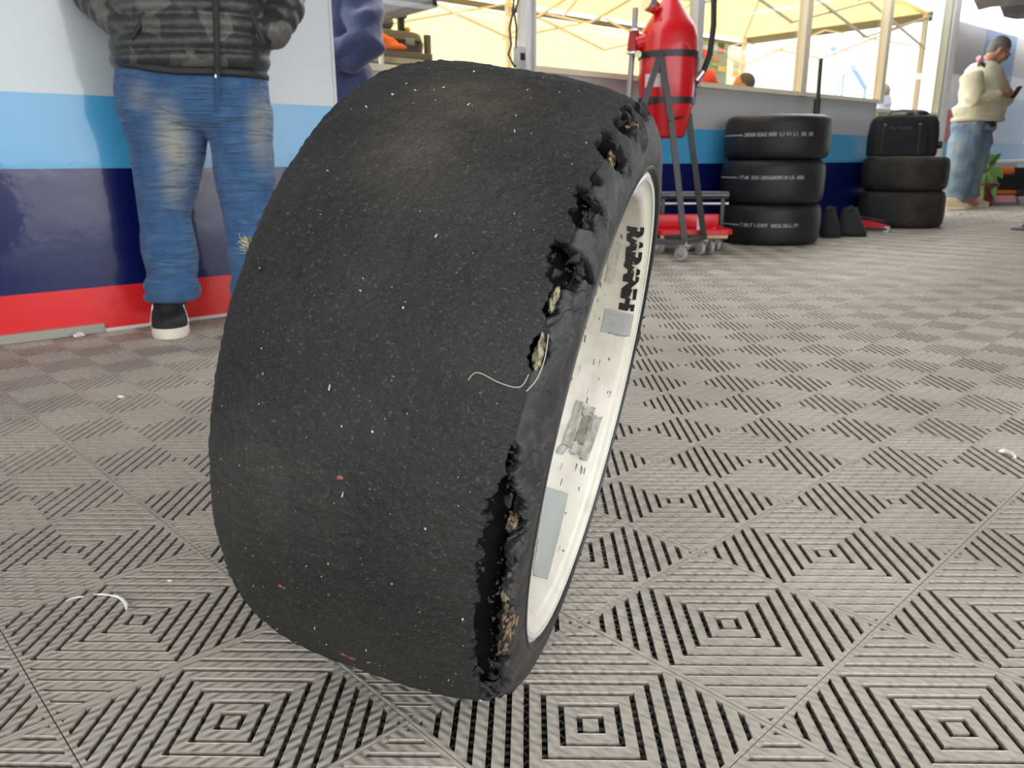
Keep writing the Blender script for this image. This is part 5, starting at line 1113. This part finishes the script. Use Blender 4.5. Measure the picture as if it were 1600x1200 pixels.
for i in range(ns):
    s0_, s1_ = S0+step*i, S0+step*(i+1)
    for d_ in (D1-.06, D0+.05): xb(G(s0_, d_, EV-.33), G(s1_, d_, EV-.03)); xb(G(s0_, d_-.02, EV-.03), G(s1_, d_-.02, EV-.33))
for s_ in (S0+.05, (S0+S1)/2, S1-.06):
    for i in range(2):
        d0_, d1_ = D0+(D1-D0)*i/2, D0+(D1-D0)*(i+1)/2; xb(G(s_, d0_, EV-.33), G(s_, d1_, EV-.03)); xb(G(s_-.02, d0_, EV-.03), G(s_-.02, d1_, EV-.33))
xb(G(S0+1.1, DM, RG-.03), G(S1-1.1, DM, RG-.03))
for s_, e_ in ((S0, S0+1.1), (S1, S1-1.1)):
    for d_ in (D0, D1): xb(G(s_, d_, EV-.03), G(e_, DM, RG-.04))
for k in range(1, 5):
    s_ = S0+(S1-S0)*k/5
    for d_ in (D0, D1): xb(G(s_, d_, EV-.05), G(min(max(s_, S0+1.1), S1-1.1), DM, RG-.04))
q = MB(); q.box(G(S1, (D0+D1)/2, EV-.02), (.03, D1-D0, .09)); q.build('end_eave_shadow', mat('grey_eave_shadow', (.22, .22, .20), .8), gz, smooth=False)  # grey strip stands for the eave beam's shadow at the open end
q = MB(); q.box(G((S0+S1)/2, D1+.02, EV-.06), (S1-S0, .02, .05)); q.build('eave_edging', mat('olive_edging', (.20, .18, .12), .8), gz, smooth=False)
# workbench with machines
Pb = W(onwall(672, 85, 4.75).dot(SV)-.52, 5.0); tb = thing('workbench', 'metal workbench inside the tent behind the big tyre', 'table', (Pb.x, Pb.y, 0), WALLROT)
hb_ = onwall(660, 84, 4.75).z; tbm = mat('worn_grey_bench', (.16, .15, .12), .5, metal=.3)
q = MB(); q.box((0, 0, hb_-.02), (1.05, .55, .04)); q.build('top', tbm, tb, smooth=False, bevel=.006)
for sx in (-1, 1):
    for sy_ in (-1, 1): q = MB(); q.box((sx*.50, sy_*.25, hb_/2+(.06 if sx > 0 else -.01)), (.035, .035, hb_+(.12 if sx > 0 else -.02))); q.build('leg', tbm, tb, smooth=False)
q = MB(); q.box((0, -.25, .25), (1.0, .03, .03)); q.build('rail', tbm, tb, smooth=False); q = MB(); q.box((.15, -.25, hb_-.09), (.75, .02, .03)); q.build('front_rail', tbm, tb, smooth=False)
mt = Matrix.Rotation(WALLROT, 4, 'Z'); mt.translation = Vector((Pb.x, Pb.y, 0))
def onb(x, y): v = mt @ Vector((x, y, hb_)); return tuple(v)
tl_ = thing('toolbox', 'dark grey moulded tool case lying on the workbench', 'box', onb(.20, -.05), WALLROT); tl_.scale = (.9, .9, .85)
gm = mat('dark_grey_case', (.09, .085, .085), .5)
q = MB(); q.stack([(0, 0, .002, .36, .17), (0, 0, .08, .37, .18), (0, 0, .085, .37, .18), (0, 0, .15, .35, .165), (0, 0, .165, .33, .15)], 28, p=6); q.build('case', gm, tl_); q = MB(); q.box((.20, -.185, .085), (.08, .02, .05)); q.build('latch', mat('grey_latch', (.3, .3, .3), .4), tl_, bevel=.004); q = MB(); q.box((0, -.182, .09), (.6, .012, .012)); q.build('seam_lip', BLACKP, tl_)
gr = thing('bench_grinder', 'grey bench grinder sitting on the tool case', 'grinder', tuple(Vector(onb(.27, -.05))+Vector((0, 0, .142))), WALLROT)
gr.scale = (.7, .7, .5)
MB().tube([(-.14, 0, .12), (-.10, 0, .12), (-.08, 0, .12), (.08, 0, .12), (.10, 0, .12)], [.05, .07, .085, .085, .06], 18).build('motor', mat('warm_grey_casting', (.20, .18, .17), .5), gr); MB().stack([(0, 0, 0, .11, .08), (0, 0, .03, .10, .07), (0, 0, .06, .05, .05)], 20, p=4).build('foot', gm, gr); MB().tube([(-.16, 0, .12), (-.13, 0, .12)], .078, 20).build('wheel_guard', mat('salmon_guard', (.42, .18, .12), .5), gr)
vi = thing('drill_press', 'dark bench drill with a yellow knob on the tool case', 'drill', tuple(Vector(onb(.38, -.05))+Vector((0, 0, .142))), WALLROT)
vi.scale = (.75, .75, .5)
MB().box((.06, 0, .14), (.05, .06, .28)).build('column', BLACKP, vi, bevel=.01); MB().stack([(.06, 0, .20, .05, .05), (.06, 0, .26, .06, .06), (.06, 0, .33, .05, .05), (.06, 0, .35, .02, .02)], 16, p=3).build('head', gm, vi); MB().tube([(.05, 0, .235), (-.10, 0, .23)], [.045, .05], 14).build('motor', gm, vi); MB().ell((.115, -.02, .06), (.028, .028, .04), 14, 8).build('knob', mat('yellow_knob', (.85, .55, .03), .4), vi); MB().stack([(.03, 0, 0, .09, .07), (.03, 0, .02, .08, .06)], 20, p=4).build('base', gm, vi)
gv = MB(); 
for pts, rr in (([(-.12, 0, .02), (-.04, 0, .035), (.02, 0, .055), (.08, 0, .05)], [.025, .04, .05, .03]), ([(.0, -.02, .02), (.08, -.02, .02), (.15, -.02, .025), (.19, -.02, .02)], [.025, .022, .022, .012]), ([(.04, .02, .05), (.10, .01, .065), (.13, 0, .05)], [.022, .022, .012])): gv.tube(pts, rr, 10)
gvo = remeshed('glove', gv, .008, mat('orange_work_glove', (.95, .18, .03), .7), None, 3); gvo.location = Vector(onb(.13, -.245))+Vector((0, 0, .002)); gvo.rotation_euler = (0, 0, WALLROT); tag(gvo, 'crumpled orange work glove on the workbench edge', 'glove')
bgk = MB(); bgk.stack([(0, 0, .0, .20, .14), (.02, 0, .15, .23, .17), (-.01, 0, .35, .20, .15), (.02, 0, .50, .16, .12), (.0, 0, .56, .08, .07)], 22, p=2.4); bo = remeshed('rubbish_sack', bgk, .015, mat('black_bin_liner', (.03, .035, .035), .3, bump=(18, .9, .03)), None, 3)
bo.location = W(Pb.dot(SV)+.05, 4.62, hb_-.72); tag(bo, 'dark plastic sack hanging below the workbench top', 'bag')
bxx = thing('storage_crate', 'dark grey crate standing under the plastic sack', 'crate', tuple(W(Pb.dot(SV)+.05, 4.62, 0)), WALLROT); MB().box((0, 0, (hb_-.72)/2), (.4, .3, hb_-.724), taper=.96).build('body', gm, bxx, smooth=False, bevel=.01)
# hung dark banner with a lower batten at the left end of the tent, slim pink pole
sb_ = 2.70; bn = thing('banner', 'dark grey hanging banner with a black lower batten behind the left window', 'banner', tuple(W(sb_, 4.35, 0)), WALLROT)
MB().box((0, 0, 1.70), (.012, 1.10, .58)).build('cloth', mat('slate_banner_cloth', (.15, .16, .20), .7), bn, smooth=False); MB().box((0, 0, 1.415), (.03, 1.12, .035)).build('batten', BLACK, bn, smooth=False)
for y_ in (-.5, .5): MB().tube([(0, y_, 1.98), (0, y_, 2.2)], .004, 6).build('cord', BLACKP, bn)
pp = onwall(593, 32, 3.92); sl_ = thing('slim_pole', 'slim pale pole with a red band at the left end of the windows', 'pole', (pp.x, pp.y, 0)); MB().tube([(0, 0, .001), (0, 0, 2.2)], .014, 10).build('tube', mat('pale_pink_paint', (.80, .66, .58), .5), sl_); MB().tube([(0, 0, pp.z+.04), (0, 0, pp.z+.09)], .017, 10).build('red_band', REDP, sl_)
# teal race banner with patches
P_ = onwall(1113, 100, 5.9); te = thing('banner', 'teal cloth hung up inside the tent with red and yellow patches', 'banner', (P_.x, P_.y, 0), WALLROT)
k_ = 1/(1231/P_.length)
def tp_(u, v): q_ = onwall(u, v, 5.9)-P_; return q_.dot(SV), q_.z+P_.z
def tbox(nm, u0, u1, v0, v1, m_, dd=0): x0, zt_ = tp_(u0, v0); x1, zb2 = tp_(u1, v1); MB().box(((x0+x1)/2, -dd, (zt_+zb2)/2), (abs(x1-x0), .012, abs(zt_-zb2))).build(nm, m_, te, smooth=False)
tbox('cloth', 1090, 1133, 62, 142, mat('pale_teal_cloth', (.32, .44, .42), .8))
for a in ((1112, 1124, 90, 96, 'orange_patch', (.80, .25, .12)), (1104, 1118, 108, 114, 'orange_patch', (.80, .25, .12)), (1120, 1132, 103, 113, 'yellow_patch', (.75, .58, .25)), (1121, 1129, 76, 83, 'red_patch', (.75, .10, .10)), (1122, 1130, 67, 76, 'dark_patch', (.10, .09, .08)), (1098, 1107, 78, 92, 'red_patch', (.80, .12, .08)), (1110, 1120, 97, 104, 'green_patch', (.35, .48, .30))):
    tbox('patch', a[0], a[1], a[2], a[3], mat(a[4], a[5], .8), .012)
cr_ = MB(); P5 = onwall(1102, 128, 4.5); cr_.ell((0, 0, 0), (.10, .12, .10), 16, 10); cr_.tube([(-.02, 0, .05), (.08, 0, -.10), (.16, 0, -.20)], [.07, .09, .06], 12)
co_ = remeshed('jacket', cr_, .012, mat('bright_red_cloth', (.85, .05, .02), .7), None, 3); co_.location = P5; tag(co_, 'bright red jacket heaped on the chair back just above the sill, right of the churn', 'jacket')
chr_ = thing('chair', 'dark folding chair behind the sill that carries the red jacket', 'chair', (P5.x, P5.y, 0), WALLROT)
MB().box((0, .05, P5.z-.24), (.42, .03, .30)).build('backrest', BLACKP, chr_, smooth=False, bevel=.008); MB().box((0, .25, .62), (.42, .40, .035)).build('seat', BLACKP, chr_, smooth=False, bevel=.008)
for sx in (-1, 1):
    for y_, z_ in ((.05, P5.z-.1), (.43, .62)): MB().tube([(sx*.19, y_, .001), (sx*.19, y_, z_)], .012, 8).build('leg', STEEL, chr_)
nt3 = onwall(1150, 108, 6.02); nb_ = thing('notice', 'small notice sheet with a yellow strip on the tent wall behind the warm-lit head', 'notice', tuple(nt3), WALLROT); MB().box((0, 0, 0), (.13, .004, .22)).build('sheet', mat('notice_paper', (.75, .70, .66), .8), nb_, smooth=False); MB().box((0, -.003, -.05), (.13, .003, .035)).build('yellow_strip', mat('notice_yellow', (.85, .62, .08), .8), nb_, smooth=False); MB().box((0, -.003, .03), (.10, .003, .02)).build('grey_strip', mat('notice_grey', (.5, .5, .52), .8), nb_, smooth=False)
# cables on the silver window post
for dx, lb in ((0, 'left black cable looping down the silver window post'), (7, 'right black cable running down the silver window post to a socket')):
    pts = [(804+dx*.8, -40), (803+dx, 0), (801+dx*.4, 22), (796+dx*1.6, 45), (799+dx, 70), (794+dx*2, 85), (803+dx*.6, 103), (810, 98 if dx else 104)]
    vv_ = [onwall(u, v, 3.70) for u, v in pts]; o3 = vv_[-1]; c_ = bpy.data.curves.new('x', 'CURVE')
    ob = MB().tube(vv_, .006, 8).build('cable', BLACKP, None, offset=o3); ob.location = o3; tag(ob, lb, 'cable', 'cables on the window post')
sk = onwall(812, 92, 3.70); so_ = thing('socket_box', 'small grey socket box at the foot of the silver window post', 'socket', tuple(sk), WALLROT); MB().box((0, 0, 0), (.06, .05, .13)).build('housing', mat('grey_socket', (.45, .46, .46), .5), so_, bevel=.006); MB().box((0, -.027, .01), (.035, .008, .04)).build('flap', BLACKP, so_, bevel=.003)
# blue trestles and mast beyond the open tent end
bl_ = mat('hazed_pale_blue', (.30, .42, .75), .5)  # paler blue stands in for haze of the window glass
Pm = onwall(1338, 140, 9.6); trs_ = thing('trestle', 'pale blue slanted beam trestle standing outside the open tent end', 'trestle', (Pm.x, Pm.y, 0)); o4 = Vector((Pm.x, Pm.y, 0))
def wv(u, v): return onwall(u, v, 9.6)-o4
gz0 = lambda u: Vector((wv(u, 140).x, wv(u, 140).y, -.03))
MB().bar(wv(1332, 103), wv(1352, 137), .10, .06).build('brace', bl_, trs_, smooth=False); MB().bar(wv(1316, 118), wv(1362, 103), .045, .04).build('beam', bl_, trs_, smooth=False); MB().bar(wv(1352, 137), gz0(1352), .06, .06).build('leg', bl_, trs_, smooth=False); MB().bar(wv(1318, 118), gz0(1316), .05, .05).build('leg', bl_, trs_, smooth=False)
Pm = onwall(1309, 140, 9.0); ms_ = thing('mast', 'thin grey mast with short arms outside the open tent end', 'mast', (Pm.x, Pm.y, 0)); o4 = Vector((Pm.x, Pm.y, 0)); gm2 = mat('washed_out_grey', (.45, .47, .60), .6)
f4 = lambda u, v: onwall(u, v, 9.0)-o4
MB().tube([Vector((0, 0, -.03)), f4(1309, 104)], .022, 8).build('pole', gm2, ms_); MB().bar(f4(1299, 105), f4(1316, 104), .03, .02).build('arm', gm2, ms_, smooth=False); MB().bar(f4(1299, 117), f4(1318, 117), .03, .02).build('arm', gm2, ms_, smooth=False); MB().box(f4(1302, 76), (.12, .05, .10)).build('lamp_head', bl_, ms_, bevel=.01); MB().bar(f4(1302, 76), f4(1326, 80), .02, .02).build('arm', bl_, ms_, smooth=False); MB().bar(f4(1302, 76), f4(1309, 104), .015, .015).build('arm', gm2, ms_, smooth=False)

# ---- potted palm, tool cart, stand at the far right
Yp = 10.75; Pp = at(1532, 320, Yp); pl = thing('potted_palm', 'green potted palm half hidden behind the legs of the man with the phone', 'plant', (Pp.x, Yp, 0)); o5 = Vector((Pp.x, Yp, 0))
MB().lathe([(.001, 0), (.13, 0), (.17, .26), (.18, .26), (.18, .30), (.155, .30), (.15, .25), (.001, .25)], 32).build('pot', mat('dark_red_pot', (.20, .02, .03), .5), pl)
lfm = mat('palm_leaf_green', (.07, .19, .03), .5, var=((.16, .30, .05), 9, .4, .65)); 
MB().tube([(0, 0, .25), (.02, 0, .5)], [.03, .015], 8).build('stem', mat('palm_stem', (.30, .14, .06), .7), pl)
for (tipu, tipv, wdt, dy) in ((1564, 240, .17, .0), (1548, 238, .12, .15), (1568, 275, .20, -.15), (1560, 292, .16, -.1), (1556, 306, .22, -.22), (1535, 314, .16, -.25), (1545, 262, .15, -.05), (1520, 250, .14, .1)):
    tip = at(tipu, tipv, Yp+dy)-o5; b0 = Vector((.01, 0, .48)); V = []; F = []; n = 7; mid = (b0+tip)/2+Vector((0, 0, .12)); d_ = (tip-b0).normalized(); sd_ = d_.cross(Vector((0, -1, .2))).normalized()
    for i in range(n+1):
        t_ = i/n; p_ = b0*(1-t_)**2+mid*2*t_*(1-t_)+tip*t_*t_; ww = wdt*.34*max(.04, math.sin(PI*min(1, t_*.93+.05)))**.8*(1 if t_ > .3 else t_/.3+.05)
        for k in (-1, -.5, 0, .5, 1): V.append(p_+sd_*ww*k+Vector((0, .02*abs(k), -.02*abs(k)-.012*(i % 2)*abs(k))))
    for i in range(n):
        for k in range(4): F.append((i*5+k, i*5+k+1, i*5+5+k+1, i*5+5+k))
    MB().add(V, F).build('leaf', lfm, pl)
Yk = 11.1; a_, b_ = at(1556, 255, Yk), at(1640, 255, Yk); tcx = thing('tool_cart', 'black tool cart with orange handles and a white top at the right edge', 'cart', ((a_.x+b_.x)/2, Yk+.25, 0)); hw = (b_.x-a_.x)/2; zt_ = a_.z
MB().box((0, 0, zt_*.56), (hw*1.9, .5, zt_*.84-.1)).build('body', mat('black_cart_body', (.012, .012, .013), .45), tcx, bevel=.012)
MB().box((0, 0, zt_+.02), (hw*2.06, .56, .05)).build('top', mat('white_cart_top', (.82, .83, .86), .3), tcx, bevel=.01)
MB().tube([(-hw*1.0, -.30, zt_-.10), (-hw*.42, -.30, zt_-.10)], .05, 12).build('handle', ORANGE, tcx); MB().box((-hw*.45, -.262, at(1580, 300, Yk).z), (hw*.95, .03, .055)).build('orange_rail', ORANGE, tcx, bevel=.008); MB().box((-hw*.97, -.27, .14), (.04, .04, .28)).build('orange_leg', ORANGE, tcx, bevel=.005); MB().box((.35*hw, -.27, .16), (hw*.9, .03, .10)).build('drawer', mat('dark_drawer', (.035, .035, .04), .4), tcx, bevel=.005)
for sx in (-1, 1):
    for sy_ in (-1, 1): castor(tcx, sx*hw*.8, sy_*.2, .10, .5, .04)
Pq = onfloor(1596, 359); bs = thing('stanchion', 'slim black stand with a flat foot cut by the right edge', 'stand', (Pq.x+.03, Pq.y, 0))
MB().lathe([(.001, 0), (.11, 0), (.11, .012), (.03, .03), (.016, .05), (.016, .62), (.02, .63), (.001, .64)], 28).build('post', BLACK, bs); MB().tube([(-.03, -.02, .20), (.02, 0, .23)], .012, 8).build('pink_tag', mat('pink_tag', (.8, .4, .5), .6), bs)
# ---- litter on the floor
wm = mat('white_plastic_scrap', (.78, .76, .70), .6)
def litter(name, lb, pts, r, cat='scrap', group=None, m_=wm):
    vv_ = [onfloor(u, v, max(r)*.8+.0008) for u, v in pts]; o_ = vv_[0].copy(); o_.z = 0; ob = MB().tube(vv_, r, 8).build(name, m_, None, offset=o_); ob.location = o_; tag(ob, lb, cat, group)
litter('scrap', 'twisted white plastic scrap on the tiles near the right edge', [(1560, 705), (1567, 704.5), (1574, 706), (1580, 709), (1586, 714)], [.003, .005, .005, .0055, .003])
litter('white_string', 'curved white string on the tiles at the lower left', [(146, 929), (160, 928.5), (172, 930), (184, 932), (193, 938), (198, 946), (197, 952)], [.0007, .0014, .0012, .002, .0024, .0028, .001], 'string')
litter('white_string', 'short faint white string left of the curved one at the lower left', [(103, 939), (112, 935), (122, 933), (131, 932)], [.0006, .001, .0014, .0008], 'string')
litter('scrap', 'small white crumb on the tiles under the panel left of the black shoe', [(117, 524.5), (121, 523), (127, 522), (131, 523)], [.006, .010, .009, .004])
litter('scrap', 'tiny white fleck on the tiles below the black shoe', [(185, 619.5), (189, 620), (193, 620)], [.003, .004, .002])
litter('scrap', 'tiny white fleck beside the left tread on the tiles', [(262, 907), (266, 907.5), (269, 907)], [.0012, .0016, .0008])
litter('paper_scrap', 'white paper scrap on the floor before the feet of the man with the phone', [(1497, 332.5), (1502, 332.2), (1509, 332.4)], [.012, .016, .010])
